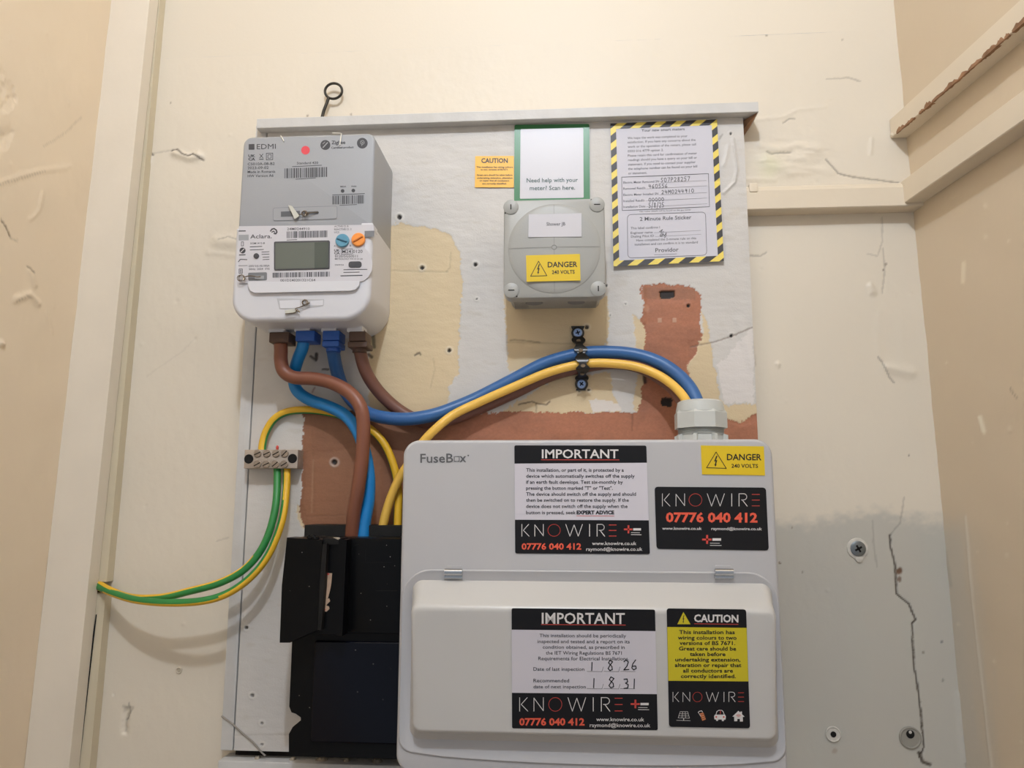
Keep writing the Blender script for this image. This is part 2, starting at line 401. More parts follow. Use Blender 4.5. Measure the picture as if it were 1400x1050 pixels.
wb = grid_object('wall_back', wall_fn, 900, 710, wall_paint, m_wall, keep=lambda px, py: ~((px > _bx0) & (px < _bx1) & (py > 200) & (py < 1010)), extra=(ev, ef, ec))
tag(wb, 'cream painted old plaster wall, flaking and cracked, grey lower right', kind='structure')

# right wall: leans and runs toward the camera along the direction its rails show
d_r = ray(650, 738); d_r = -d_r/d_r[1]*1.0; d_r = np.array([d_r[0], -1.0, 0.0])
cT, cB = at(1222, 0), at(1321, 1050)
def right_x(z): return cB[0]+(cT[0]-cB[0])*(z-cB[2])/(cT[2]-cB[2])
def rw(t, z, off=0.0):      # point on the right wall: t metres toward the camera
    return np.array([right_x(z)+d_r[0]*t-off, -t, z])
def rw_paint(P, px, py):
    y, z = P[..., 1]*1000, P[..., 2]*1000
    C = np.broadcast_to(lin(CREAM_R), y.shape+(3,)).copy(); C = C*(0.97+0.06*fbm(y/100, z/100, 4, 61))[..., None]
    H = 0.002*(fbm(y/70, z/70, 3, 62)-0.5)+0.0005*(fbm(y/10, z/16, 3, 63)-0.5)
    jx = px+26*(fbm(y/9, z/60, 4, 64)-0.5)
    g = sm(690, 740, py+30*(fbm(y/20, z/30, 3, 65)-.5))*(1-sm(1290+(py-700)*.12, 1352+(py-700)*.08, jx))
    C = mix(C, g*0.75, (196, 190, 178))
    for P_, wd, k, col in [([(1320,705),(1333,850),(1350,1000),(1356,1050)], 1.3, .6, (225,218,205)), ([(1340,571),(1345,590)], 3, .8, (236,228,208)), ([(1318,360),(1317,385)], 3, .6, (236,224,200)), ([(1380,530),(1390,545)], 1, .5, (110,90,65)), ([(1292,755),(1300,800)], 2.5, .3, (150,148,140))]:
        d = dpl(px, py, P_); e = crk(d, wd); C = mix(C, e*k, col); H = H+0.001*e*k
    for k in range(14):
        cx, cy = RNG.uniform(1270, 1400), RNG.uniform(250, 1050); r = RNG.uniform(1.2, 3)
        e = np.exp(-((px-cx)**2+(py-cy)**2)/(r*r)); H = H+0.001*e; C = mix(C, e*.4, (235, 225, 205))
    return C, H
def rw_fn(U, V):
    z = CAMZ-0.6+1.3*V; t = -0.01+0.5*U
    P = np.stack([right_x(z)+d_r[0]*t, -t, z], -1); N = np.broadcast_to(np.array([-1.0, 0, 0]), P.shape); return P, N
def wall_extra(fx, t0, t1, t2, z0, z1, side):
    ev, ef = [], []
    for (a, b, c, d) in ((t0, t2, Zbot, z0), (t0, t2, z1, Ztop), (t1, t2, z0, z1)):
        o = len(ev); ev += [fx(a, c), fx(b, c), fx(b, d), fx(a, d)]; ef.append((o, o+1, o+2, o+3))
    return np.array(ev), ef
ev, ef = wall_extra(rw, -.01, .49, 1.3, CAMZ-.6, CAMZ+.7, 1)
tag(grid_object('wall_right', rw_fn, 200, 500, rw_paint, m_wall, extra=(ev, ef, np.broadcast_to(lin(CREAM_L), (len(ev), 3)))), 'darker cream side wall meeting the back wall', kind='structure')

# left wall
lT, lB = at(153, 0, -.034), at(34, 1045, -.034)
def left_x(z): return lB[0]+(lT[0]-lB[0])*(z-lB[2])/(lT[2]-lB[2])-.001
def lw(t, z, off=0.0): return np.array([left_x(z)+off, -t, z])
def lw_paint(P, px, py):
    y, z = P[..., 1]*1000, P[..., 2]*1000
    C = np.broadcast_to(lin(CREAM_L), y.shape+(3,)).copy(); C = C*(0.97+0.06*fbm(y/90, z/90, 4, 71))[..., None]
    H = 0.0022*(fbm(y/60, z/60, 3, 72)-0.5)+0.0006*(fbm(y/10, z/16, 3, 73)-0.5)
    wob = 4*(fbm(y/6, z/6, 3, 74)-.5)
    bp_ = inpoly(px+wob*3, py+wob*3, [(-40,90),(4,95),(18,120),(24,140),(10,150),(-40,160)]) | inpoly(px+wob*3, py+wob*3, [(-20,180),(0,178),(20,168),(16,190),(2,205),(-20,200)])
    H = H+np.where(bp_, -.002+.004*(fbm(y/5, z/5, 3, 75)-.3), 0)
    for P_, wd, k in [([(0,300),(8,310),(14,324),(25,329)], 1.0, .8), ([(38,365),(46,372)], 1.6, .6), ([(60,200),(85,185),(112,160)], .6, .3), ([(22,412),(35,405),(50,412)], 1, .3), ([(0,252),(30,243),(60,234)], 1, .25)]:
        d = dpl(px+wob*.5, py+wob*.5, P_); e = crk(d, wd); C = mix(C, e*k, (95, 80, 55)); H = H-.001*e*k
    for P_, wd, h in [([(0,250),(50,235),(95,228)], 4, .0009), ([(57,265),(54,285),(42,300)], 3, .001), ([(40,370),(47,390)], 4, .002), ([(20,410),(40,402),(52,415)], 5, .002), ([(0,469),(3,470)], 4, .004), ([(62,425),(72,455)], 2, .001)]:
        d = dpl(px+wob, py+wob, P_); H = H+h*np.exp(-(d/wd)**2*1.6)
    for k in range(20):
        cx, cy = RNG.uniform(0, 120), RNG.uniform(0, 1050); r = RNG.uniform(1.2, 2.6)
        H = H+.001*np.exp(-((px-cx)**2+(py-cy)**2)/(r*r))
    return C, H
def lw_fn(U, V):
    z = CAMZ-0.6+1.3*V; t = -0.002+0.4*U
    P = np.stack([left_x(z), -t, z], -1); N = np.broadcast_to(np.array([1.0, 0, 0]), P.shape); return P, N
ev, ef = wall_extra(lw, -.002, .398, 1.3, CAMZ-.6, CAMZ+.7, 1)
tag(grid_object('wall_left', lw_fn, 220, 500, lw_paint, m_wall, extra=(ev, ef, np.broadcast_to(lin(CREAM_L), (len(ev), 3)))), 'cream side wall with peeling plaster at left', kind='structure')
tag(MB().box(-1.0, 1.0, -1.3, .02, -.05, 0).build('floor', mat('floor_boards', (120, 95, 70), .6)), kind='structure')
tag(MB().box(-1.0, 1.0, -1.3, .02, Ztop, Ztop+.05).build('ceiling', m_cream), kind='structure')

# batten over the left corner, leaning, and the strip behind it
def slab(quad, Yf, Yb, bev=0.0015):
    """a board face given by its photo corners (tl, tr, br, bl) at depth Yf, with real thickness back to Yb"""
    f = [at(x, y, Yf) for x, y in quad]; c = sum(f)/4
    b = MB(); back = [np.array([p[0], Yb, p[2]]) for p in f]
    e = [np.array([p[0], Yf+bev, p[2]]) for p in f]
    inn = [p+(c-p)/np.linalg.norm(c-p)*bev*1.4 for p in f]
    return b.loops([back, e, inn])
q = lambda a, b, c, d: [a, b, c, d]
tag(slab([(158,-60),(211,-60),(26,1700),(-40,1700)], -.034, -.0145).build('trim_1', m_batten, smooth=0), 'white painted batten leaning along the left corner', kind='structure')
hx0, hz = at(127, 792, -.0135), at(131, 812, -.0135)
sT = at(214, -60, -.0)
st = MB()
xr = lambda py: at(219-(py*96/1045), py, -.0135)[0]
for (pa, pb) in ((-60, 795), (811, 1700)):
    a, b = at(100, pa, -.0135), at(100, pb, -.0135)
    xa, xb = at(219-pa*96/1045, pa, -.0135)[0], at(219-pb*96/1045, pb, -.0135)[0]
    wA = .034
    st.hexa([(xa-wA, 0, a[2]), (xa, 0, a[2]), (xb, 0, b[2]), (xb-wA, 0, b[2])], [(xa-wA, -.0135, a[2]), (xa, -.0135, a[2]), (xb, -.0135, b[2]), (xb-wA, -.0135, b[2])])
tag(st.build('trim_2', m_cream2, smooth=0), 'beige strip behind the leaning batten, notched for the earth cables', kind='structure')
hp = MB().hexa([at(x, y, -.0008) for x, y in ((119,794),(139,794),(137,812),(117,812))], [at(x, y, -.0016) for x, y in ((119,794),(139,794),(137,812),(117,812))])
tag(hp.build('trim_3', m_hole, smooth=0), 'dark notch where earth cables leave', kind='structure')

gp = MB().hexa([at(x, y, -.0138) for x, y in ((131, 840), (132.5, 840), (100, 1120), (88, 1120))], [at(x, y, -.0142) for x, y in ((131, 840), (132.5, 840), (100, 1120), (88, 1120))])  # thin black wedge laid over the strip, standing in for the gap's shade
tag(gp.build('batten_gap_shade', m_hole, smooth=0), 'black wedge standing in for the shaded gap between leaning batten and strip', kind='structure')
# back rail
zr_t, zr_b = at(1130, 252, -.021)[2], at(1130, 284, -.021)[2]
xl_r, xr_r = at(1012, 284, -.021)[0], at(1252, 284, 0)[0]
rb = MB()
prof = [(0, zr_t+.003), (-.012, zr_t+.003), (-.019, zr_t-.001), (-.021, zr_t-.006), (-.021, zr_b+.001), (-.020, zr_b), (0, zr_b-.0005)]
rb.loops([[(x, y, z) for y, z in prof] for x in (xl_r, xr_r)])
for lx_, rx_, zz in ((1022, 1036, .6), (1130, 1160, .2)):
    pass
tag(rb.build('trim_4', m_cream, smooth=20), 'cream painted rail running across the back wall', kind='structure')
fl = MB().rr(at(1024,255,-.021)[0], at(1036,255,-.021)[0], at(1020,263,-.021)[2], at(1020,251,-.021)[2], -.018, -.0222, .002, .001)
tag(fl.build('trim_5', m_cream, smooth=30), 'paint covered packing piece on back rail beside board', kind='structure')
# right-hand rails
def right_rail(name, ztop, zbot, off, t0, t1, mt, label, under=None, n=1):
    b = MB()
    P = [(0, ztop+.002), (off*.7, ztop+.002), (off, ztop-.003), (off, zbot+.001), (off-.001, zbot), (0, zbot)]
    b.loops([[rw(t, z, o) for o, z in P] for t in (t0, t1)])
    o = b.build(name, mt, smooth=20); tag(o, label, kind='structure'); return o
# find rail heights: the edge nearest the back wall
def rail_z(px, py, off):
    best = None
    for t in (0.0,):
        for z in np.linspace(CAMZ, CAMZ+.6, 1200):
            p = rw(0.004, z, off); a, b_ = proj(p)
            if best is None or abs(b_-py) < best[0]: best = (abs(b_-py), z, a)
    return best[1]
zu_t, zu_b = rail_z(1215, 160, .02), rail_z(1221, 188, .02)
r6 = right_rail('trim_6', zu_t, zu_b, .02, .002, .6, m_cream, 'upper rail on right wall with its underside bare and chipped')
# bare chipped wood along its lower edge: ragged flakes missing from the face and the underside
rg = random.Random(5); chips = MB(); t = .014
while t < .56:
    ln = rg.uniform(.008, .026); hgt = rg.uniform(.0025, .0062); n = 8
    top = [(t+ln*k/n, zu_b+.0004+hgt*(math.sin(math.pi*min(1, (k+.4)/n))**.6)*rg.uniform(.6, 1.1)) for k in range(n+1)]
    chips.add([rw(a, z, .0203) for a, z in top]+[rw(a, zu_b+.0003, .0203) for a, z in top], [(k, k+1, n+2+k, n+1+k) for k in range(n)])
    wd = rg.uniform(.002, .006)
    chips.add([rw(a, zu_b-.0004, .0203) for a, z in top]+[rw(a, zu_b-.0004, .0203-wd*rg.uniform(.5, 1)) for a, z in top], [(k, k+1, n+2+k, n+1+k) for k in range(n)])
    chips.add([rw(a, zu_b+.0003, .0203) for a, z in top]+[rw(a, zu_b-.0004, .0203) for a, z in top], [(k, k+1, n+2+k, n+1+k) for k in range(n)])
    t += ln*rg.choice((.92, .96, 1.0, 1.35))
chips.build('bare_edge', m_rawwood, r6, smooth=0)
b = MB(); c0 = rw(.005, zu_b+.004, .018); b.lathe(c0, (-.6, -1, .2), [(.003, -.004), (.0042, 0), (.003, .0016), (.001, .0022)], 12); b.build('paint_blob', m_cream, r6)
zl_t, zl_b = rail_z(1247, 252, .022), rail_z(1236, 285, .022)
right_rail('trim_7', zl_t, zl_b, .022, .0, .6, m_cream, 'lower rail on right wall meeting the back rail')

# =================================================================== THE BOARD
bTL = at(350, 172, BY); 
def edge_x(pxt, pyt, pxb, pyb, z, Y):
    a, b_ = at(pxt, pyt, Y), at(pxb, pyb, Y); return a[0]+(b_[0]-a[0])*(z-a[2])/(b_[2]-a[2])
zbt, zbb = at(700, 160, BY)[2], at(700, 1036, BY)[2]
xb0 = (edge_x(366,180,319,1040, zbt, BY)+edge_x(366,180,319,1040, zbb, BY))/2
xb1 = (edge_x(1020.5,177,1036,598, zbt, BY)+edge_x(1020.5,177,1036,598, zbb, BY))/2
board = thing('backboard', ((xb0+xb1)/2, BY, zbb), 'large white painted wooden backboard with bare brown patches carrying all the equipment', 'board')
BROWN_LOW = [(415,560),(500,562),(600,574),(686,562),(760,563),(871,564),(876,545),(881,514),(876,490),(882,470),(884,456),(877,440),(880,420),(876,398),(880,390),(905,388),(948,393),(958,402),(958,425),(955,440),(962,458),(951,480),(941,500),(946,530),(955,556),(990,573),(1010,578),(1034,565),(1060,563),(1060,760),(440,760),(414,722),(410,700)]
CREAMS = [[(505,290),(535,312),(548,304),(590,312),(618,322),(629,345),(631,400),(628,470),(626,512),(612,530),(612,548),(600,575),(505,575)],
          [(690,400),(828,400),(827,475),(800,510),(694,508)],
          [(686,563),(735,532),(760,515),(835,508),(840,540),(850,563)], [(940,470),(962,455),(958,425),(968,440),(975,490),(984,545),(995,556),(1034,552),(1040,574),(1010,582),(950,566),(940,500)],
          [(866,430),(880,440),(888,470),(884,560),(866,562),(872,500)], [(404,690),(416,690),(420,722),(410,724)], [(826,405),(832,405),(832,470),(826,472)]]
WHITES = [[(806,549),(820,546),(846,552),(849,562),(812,562)], [(980,500),(1030,448),(1031,551),(990,552),(984,520)]]
def board_paint(P, px, py):
    x, z = P[..., 0]*1000, P[..., 2]*1000
    C = np.broadcast_to(lin(WHITEP), x.shape+(3,)).copy()
    C = C*(0.95+0.1*fbm(x/40, z/60, 4, 101))[..., None]
    sc = sm(.62, .8, fbm(x/22, z/9, 4, 102)); C = mix(C, sc*.35, (190, 182, 170))
    H = 0.0006*(fbm(x/18, z/7, 4, 103)-.5)+.0008*(fbm(x/60, z/60, 3, 104)-.5)
    j1 = 7*(fbm(x/10, z/10, 4, 105)-.5); j2 = 7*(fbm(x/10, z/10, 4, 106)-.5); j3 = 5*(fbm(x/2.4, z/2.4, 3, 107)-.5)
    jx, jy = px+j1+j3, py+j2+j3
    for P_ in CREAMS:
        k = inpoly(jx, jy, P_).astype(float); C = mix(C, k, BOARD_CREAM); H = H-.0003*k
    for P_ in WHITES:
        k = inpoly(jx, jy, P_).astype(float); C = mix(C, k*.85, (220, 214, 210))
    # halo of pale smears around the cream
    k = inpoly(jx, jy, BROWN_LOW).astype(float)
    br = np.broadcast_to(lin(BOARD_BROWN), x.shape+(3,))*(0.86+.28*fbm(x/50, z/12, 4, 110))[..., None]
    C = C*(1-k[..., None])+br*k[..., None]; H = H-.0006*k
    C = C*(1+k[..., None]*(.30*(fbm(x/2.2, z/1.6, 3, 115)-.5)[..., None]))
    dk = sm(.55, .75, fbm(x/30, z/40, 4, 111))*k; C = mix(C, dk*.25, (120, 78, 56))
    pb = inpoly(px+j3, py+j3, [(878,392),(950,395),(952,410),(880,408)]).astype(float); C = mix(C, pb*.35, (120, 90, 70))
    pn = inpoly(px+j1, py+j2, [(418,620),(520,608),(520,700),(470,716),(414,716)]).astype(float)*k; C = mix(C, k*(1-sm(560, 640, px))*.62, (122, 86, 60)); C = mix(C, pn*.12, (172, 128, 98))
    wob = 1.2*(fbm(x/3, z/3, 3, 112)-.5)
    for P_, wd, kk, col in [([(944,474),(975,468),(1000,460),(1030,447)], .7, .8, (110,90,75)), ([(535,370),(612,372)], .8, .35, (150,135,110)), ([(616,345),(615,366),(610,372)], .8, .35, (150,135,110)),
                            ([(693,468),(760,469),(826,472)], .9, .4, (160,142,115)), ([(697,465),(712,465),(738,468)], .9, .55, (110,95,75)), ([(709,553),(727,549),(736,552),(747,553),(752,549)], 1.0, .8, (100,80,60)), ([(733,552),(733,562)], .8, .6, (100,80,60)),
                            ([(865,566),(864,588)], .9, .6, (110,70,50)), ([(592,490),(594,505),(588,530)], .5, .35, (150,130,100)), ([(420,706),(500,703)], .8, .4, (110,78,55)), ([(428,628),(426,700)], .8, .3, (190,155,125)),
                            ([(425,567),(430,700)], .6, .2, (110,78,55)), ([(441,505),(449,505)], 1.6, .8, (70,60,55)), ([(425,487),(429,490)], 1.8, .8, (60,50,45)), ([(433,484),(432,492)], 2.2, .9, (50,42,38)),
                            ([(440,556),(442,550)], .8, .8, (90,75,65)), ([(430,530),(427,536)], 1, .6, (130,70,50)), ([(567,486),(573,482),(575,485)], 1, .8, (70,55,45)), ([(985,186),(984,190),(988,184)], .8, .6, (130,120,110)),
                            ([(1002,200),(1008,232),(1006,250),(994,262),(986,265)], .9, .35, (165,160,152)), ([(320,1005),(405,1004)], .5, .4, (150,140,130)),
                            ([(319,760),(322,900)], 1, .1, (150,140,130)), ([(883,420),(884,422)], 4, .5, (200,150,120)), ([(881,514),(882,522)], 2.4, .9, (55,40,32)), ([(510,460),(511,474)], 2.5, .7, (60,66,60)), ([(504,485),(508,488)], 2.2, .8, (70,45,38))]:
        d = dpl(px+wob, py+wob, P_); e = crk(d, wd); C = mix(C, e*kk, col); H = H-.0006*e*kk
    for P_, wd, h in [([(1002,190),(1008,232),(1004,250),(990,264)], 2.5, .0015), ([(996,200),(990,225)], 4, .001), ([(880,392),(880,440)], 4, .001), ([(830,395),(826,402)], 4, .0015), ([(1010,440),(1030,500)], 9, .001)]:
        d = dpl(px+wob, py+wob, P_); H = H+h*np.exp(-(d/wd)**2*1.6)
    # drill holes with crumbled rims
    for cx, cy, r, dp in [(546,297,3.2,1), (577,366,2.8,1), (650,362,2.8,1), (614,479,2.6,1), (1000,459,2.2,1), (941,418,2.4,1), (457,632,3.6,1), (999,183,1.6,.9), (652,409,1.2,.7), (829,391,1.6,.7), (855,416,1,.6),
                          (802,447,2.8,.9), (792,535,1.2,.6), (805,533,1.6,.8), (834,431,1,.6), (337,858,2.5,.9), (345,951,2.5,.7), (358,989,2.2,.6), (346,469,1.2,.7), (358,1018,2,.5)]:
        d = np.hypot(px-cx, py-cy)+.8*wob; rim = np.exp(-((d-r*1.5)/1.6)**2); H = H+.0006*rim; C = mix(C, rim*.35*(cx < 900), (226, 222, 212)); e = 1-sm(r*.8, r*1.15, d); C = mix(C, e*dp, (38, 30, 26)); H = H-.002*e*dp
    for (P_, col) in (([(901,398),(922,397),(923,405),(915,408),(904,408)], (25,18,15)), ([(904,543),(919,543),(920,548),(918,556),(905,555)], (22,16,14))):
        k = inpoly(px+wob*1.4, py+wob*1.4, P_).astype(float); C = mix(C, k*.97, col); H = H-.003*k
    for cx, cy in ((902.5, 438), (922, 438)):
        k = ((np.abs(px-cx) < 2.6) & (np.abs(py-cy) < 3)).astype(float); C = mix(C, k*.6, (200, 170, 145)); H = H+.0003*k
    return C, H
def board_fn(U, V):
    P = np.stack([xb0+(xb1-xb0)*U, np.full_like(U, BY), zbb+(zbt-zbb)*V], -1); return P, np.broadcast_to(np.array([0, -1.0, 0]), P.shape)
ev = np.array([(x, y, z) for x in (xb0, xb1) for y in (BY+.0008, -.001) for z in (zbb, zbt)])
# side faces so that the board is a solid slab
ef = [(0, 1, 3, 2), (4, 6, 7, 5), (0, 2, 6, 4), (1, 5, 7, 3)]
grid_object('panel', board_fn, 520, 700, board_paint, m_board, parent=board, extra=(ev, ef, np.broadcast_to(lin((190, 180, 165)), (8, 3))))
# left edging batten
e0 = [at(350,172,BY), at(365,172,BY), at(318.5,1045,BY), at(300.5,1045,BY)]
xa0, xa1 = (e0[0][0]+e0[3][0])/2, xb0-.0016
b = MB().rr(xa0, xa1, zbb, zbt, -.001, BY-.0006, .0008, .0008, nb=2); b.build('edging_batten', m_bwhite, board)
# top ledge: a flat capping strip that oversails
lz0, lz1 = at(700, 163.8, -.036)[2], at(700, 150.3, -.036)[2]
lx0, lx1 = at(351, 168, -.036)[0], at(1037, 148, -.036)[0]
b = MB(); pr = [(-.001, lz0+.001), (-.0355, lz0), (-.036, lz0+.0006), (-.036, lz1-.0008), (-.0352, lz1), (-.001, lz1)]
b.loops([[(x, y, z) for y, z in pr] for x in np.linspace(lx0, lx1, 24)]); b.build('capping_strip', m_bwhite, board, smooth=20)
b = MB(); b.add([(xb1-.001, -.012, lz0-.001), (lx1-.001, -.034, lz0), (lx1-.001, -.002, lz0), (xb1-.001, -.002, lz0-.016), (xb1-.001, -.012, lz0-.014), (xb1+.004, -.004, lz0-.016)], [(0,1,4),(1,2,5),(1,5,4),(4,5,3),(2,5,3)])
b.build('split_corner', m_rawwood, board, smooth=0)
# bottom ledge strip under the board, with rubble in the gap
bz1, bz0 = at(400, 1043, -.03)[2], at(400, 1085, -.03)[2]
tag(MB().rr(at(298,1043,-.03)[0], at(560,1043,-.03)[0], bz0, bz1, -.001, -.03, .001, .001).build('lower_board', m_bwhite), 'white painted board edge below the black gap at bottom', 'board')
b = MB()
b.box(xb0-.004, xb1, -.008, -.001, bz1, zbb-.0002, 0)  # dark fill under the board: the gap's shade given as colour
bo = b.build('gap_shade', m_dark, board, smooth=0)
for k, (gx, gw) in enumerate(((441, 9), (515, 8), (400, 5), (474, 5), (352, 4))):
    c = at(gx, 1040, -.018); b = MB(); n = 7
    r1 = [(c[0]+gw/1100*math.cos(a)*random.uniform(.7, 1.2), c[1]+.006*math.sin(a)*random.uniform(.7, 1.2), bz1) for a in [2*math.pi*i/n for i in range(n)]]
    r2 = [(c[0]+(x-c[0])*.5, c[1]+(y-c[1])*.5, bz1+random.uniform(.0018, .0034)) for x, y, z in r1]
    tag(b.loops([r1, r2]).build('plaster_crumb', m_grunge, smooth=0), ('plaster crumb under the black cutout box, widest of those in the gap', 'plaster crumb in the gap nearest the consumer unit', 'plaster crumb in the gap under the left edge of the black cutout box', 'plaster crumb in the gap under the middle of the black cutout box', 'leftmost plaster crumb in the gap under the backboard')[k], 'debris', 'plaster crumbs in the gap under the backboard')
# smooth string of paint / stray wire near lower left
P = [at(x, y, BY-.0012) for x, y in ((303,979),(318,990),(332,1003),(345,1014),(358,1029),(363,1033))]
tag(MB().tube(crom(P, 4), .0010, 6).build('stray_wire', mat('dull_wire', (150, 142, 132), .6)), 'short thin grey wire lying diagonally on lower left of backboard', 'wire')

# =================================================================== SCREW BUILDER
def frame_y(c):  # helper for discs facing the camera side (-y)
    return (0, -1, 0)
def cross_head(b, c, r, y, mi=0, mj=1, rot=0.4):
    b.lathe((c[0], y, c[2]), (0, -1, 0), [(r, 0), (r, .0006), (r*.85, .0014), (r*.3, .0016)], 20, mi)
    for a in (rot, rot+math.pi/2):
        dx, dz = math.cos(a), math.sin(a); l, w_ = r*.5, r*.13
        b.add([(c[0]+dx*s1*l-dz*s2*w_, y-.0018, c[2]+dz*s1*l+dx*s2*w_) for s1, s2 in ((-1,-1),(1,-1),(1,1),(-1,1))], [(0,1,2,3)], mj)

# =================================================================== ELECTRICITY METER
MY = -.112                      # hub face; the lower casing is 3 mm prouder
mo = at(425, 440, BY); meter = thing('electricity_meter', (mo[0], BY, mo[2]), 'grey and white electricity meter with a small screen, at the board\'s upper left', 'meter')
mx0, mx1 = at(328, 250, MY)[0], at(511, 250, MY)[0]
mzt, mzm, mzb = at(420, 184.5, MY)[2], at(420, 308.5, MY-.003)[2], at(420, 434, MY-.003)[2]
MB().rr(mx0+.001, mx1, mzm-.002, mzt, BY, MY, (.010, .010, .001, .001), .003, 4).build('communications_hub', m_grey, meter)
MYL = MY-.003
case = MB().rr(mx0-.001, mx1+.001, mzb-.004, mzm, BY, MYL, (.0015, .0015, .032, .028), .006, 5, nc=12)
casing = case.build('lower_casing', m_mwhite, meter)
# step between hub and casing at right
MB().rr(mx1-.012, mx1+.0014, mzm-.006, mzm+.0012, MYL+.02, MYL-.0006, .001, .0006).build('casing_lug', m_mwhite, meter)
k56 = lambda ox, oy: (lambda x, y: (ox+x/5.6, oy+y/5.6))
A = k56(310, 170); Bm = k56(310, 300)
# faceplate: label area plus its round lobe on the right
FY = MYL-.0016
fp = [Bm(*p) for p in ((92,52),(1125,40),(1128,88),(1055,92),(1052,215),(1085,245),(1108,290),(1116,340),(1110,395),(1085,440),(1050,468),(1018,474),(1012,505),(985,535),(945,545),(215,562),(180,545),(162,505),(160,488),(92,490))]
fpm = MB().poly(fp, FY, th=.0016)
face = fpm.build('faceplate', m_label, meter, smooth=0)
tg = [Bm(*p) for p in ((162,478),(1018,470),(1012,505),(985,535),(945,545),(215,562),(180,545),(165,510))]
MB().poly(tg, FY-.0022, th=.0022).build('clip_tongue', m_mwhite, meter, smooth=0)
MB().poly([Bm(*p) for p in ((92,118),(168,116),(168,160),(92,162))], FY-.0001).build('grey_patch', m_grey, face, smooth=0)
MB().poly([Bm(*p) for p in ((1055,88),(1130,86),(1130,132),(1057,135))], FY-.0001).build('grey_patch', m_slot, face, smooth=0)
# screen
MB().poly(rquad([Bm(*p) for p in ((362,170),(788,160),(786,378),(362,390))], 2), FY-.0009, th=.0009).build('screen_frame', m_ink, meter, smooth=0)
sc = MB(); sc.poly(rquad([Bm(*p) for p in ((372,182),(778,172),(776,370),(372,380))], 1.5), FY-.0012, 0); sc.poly([Bm(*p) for p in ((672,176),(776,173),(774,369),(672,373))], FY-.0013, 1)
sc.build('screen', [m_lcd, m_lcd2], meter, smooth=0)
# dials
for cx, cy, ma, mb_, a0 in ((888,165,m_dialb,m_dialb2,-20), (1010,158,m_dialo,m_dialo2,30)):
    p = Bm(cx, cy); c = at(*p, FY); d = MB().lathe(c, (0,-1,0), [(.0078,0),(.0078,.0022),(.0070,.003)], 28).build('sealing_dial', ma, meter)
    a = R_(a0); v = np.array([math.cos(a), 0, math.sin(a)]); n_ = np.array([-v[2], 0, v[0]])
    c2 = c+np.array([0,-.003,0]); r_ = MB()
    r_.hexa([c2-v*.0062-n_*.001, c2+v*.0062-n_*.001, c2+v*.0062+n_*.001, c2-v*.0062+n_*.001], [c2-v*.006-n_*.0006+(0,-.0012,0), c2+v*.006-n_*.0006+(0,-.0012,0), c2+v*.006+n_*.0006+(0,-.0012,0), c2-v*.006+n_*.0006+(0,-.0012,0)])
    r_.build('dial_grip', mb_, d, smooth=0)
c = at(*Bm(228,281), FY); MB().lathe(c, (0,-1,0), [(.0031,0),(.0031,.0012),(.0024,.0016)], 20).build('push_button', m_ink, meter)
MB().poly(rquad([Bm(*p) for p in ((932,322),(1032,320),(1032,368),(932,370))], 4), FY-.0006, th=.0006).build('optical_port', m_ink, meter, smooth=0)
# recesses: raised rims around sunken dark slots
def recess(name, pts, Y, wall, m_in, parent, depth=.0018):
    b = MB(); cx = sum(p[0] for p in pts)/len(pts); cy = sum(p[1] for p in pts)/len(pts)
    b.poly(pts, Y-.0001); b.build(name, m_in, parent, smooth=0)
    f = MB(); n = len(pts); inn = [(p[0]+(cx-p[0])*0, p[1]) for p in pts]
    for i in range(n): f.stroke([pts[i], pts[(i+1) % n]], 1.0, Y-.0008)
    return b
slt = MB().poly(rquad([A(*p) for p in ((355,640),(845,625),(845,722),(355,738))], 3), MY-.0005, th=.0005); sf = slt.build('seal_panel', m_grey, meter, smooth=0)
e_ = MB(); e_.stroke(rquad([A(*p) for p in ((355,640),(845,625),(845,722),(355,738))], 3), .45, MY-.0006, closed=True); e_.build('panel_outline', m_slot, sf, smooth=0)
e_ = MB(); e_.poly([A(*p) for p in ((415,668),(560,662),(560,704),(415,708))], MY-.0007); e_.poly([A(*p) for p in ((590,670),(700,664),(706,676),(700,688),(590,692))], MY-.0007); e_.build('seal_slot', mat('slot_dark', (92,94,98), .5), sf, smooth=0)
e_ = MB(); e_.poly([Bm(*p) for p in ((383,604),(745,612),(742,660),(560,682),(403,686))], MYL-.0004, 0); e_.poly([Bm(*p) for p in ((403,622),(560,615),(560,676),(410,680))], MYL-.0005, 1); e_.poly([Bm(*p) for p in ((640,625),(738,618),(736,655),(640,658))], MYL-.0005, 1)
e_.build('seal_slot', [mat('slot_pale', (186,186,190), .4), m_mwhite], meter, smooth=0)
e_ = MB(); e_.poly(rquad([Bm(*p) for p in ((163,408),(308,404),(308,466),(165,470))], 2), FY-.0003, 0); e_.poly([Bm(*p) for p in ((215,432),(285,430),(285,455),(215,458))], FY-.0005, 1)
e_.build('seal_slot', [m_slot, m_grey], meter, smooth=0)
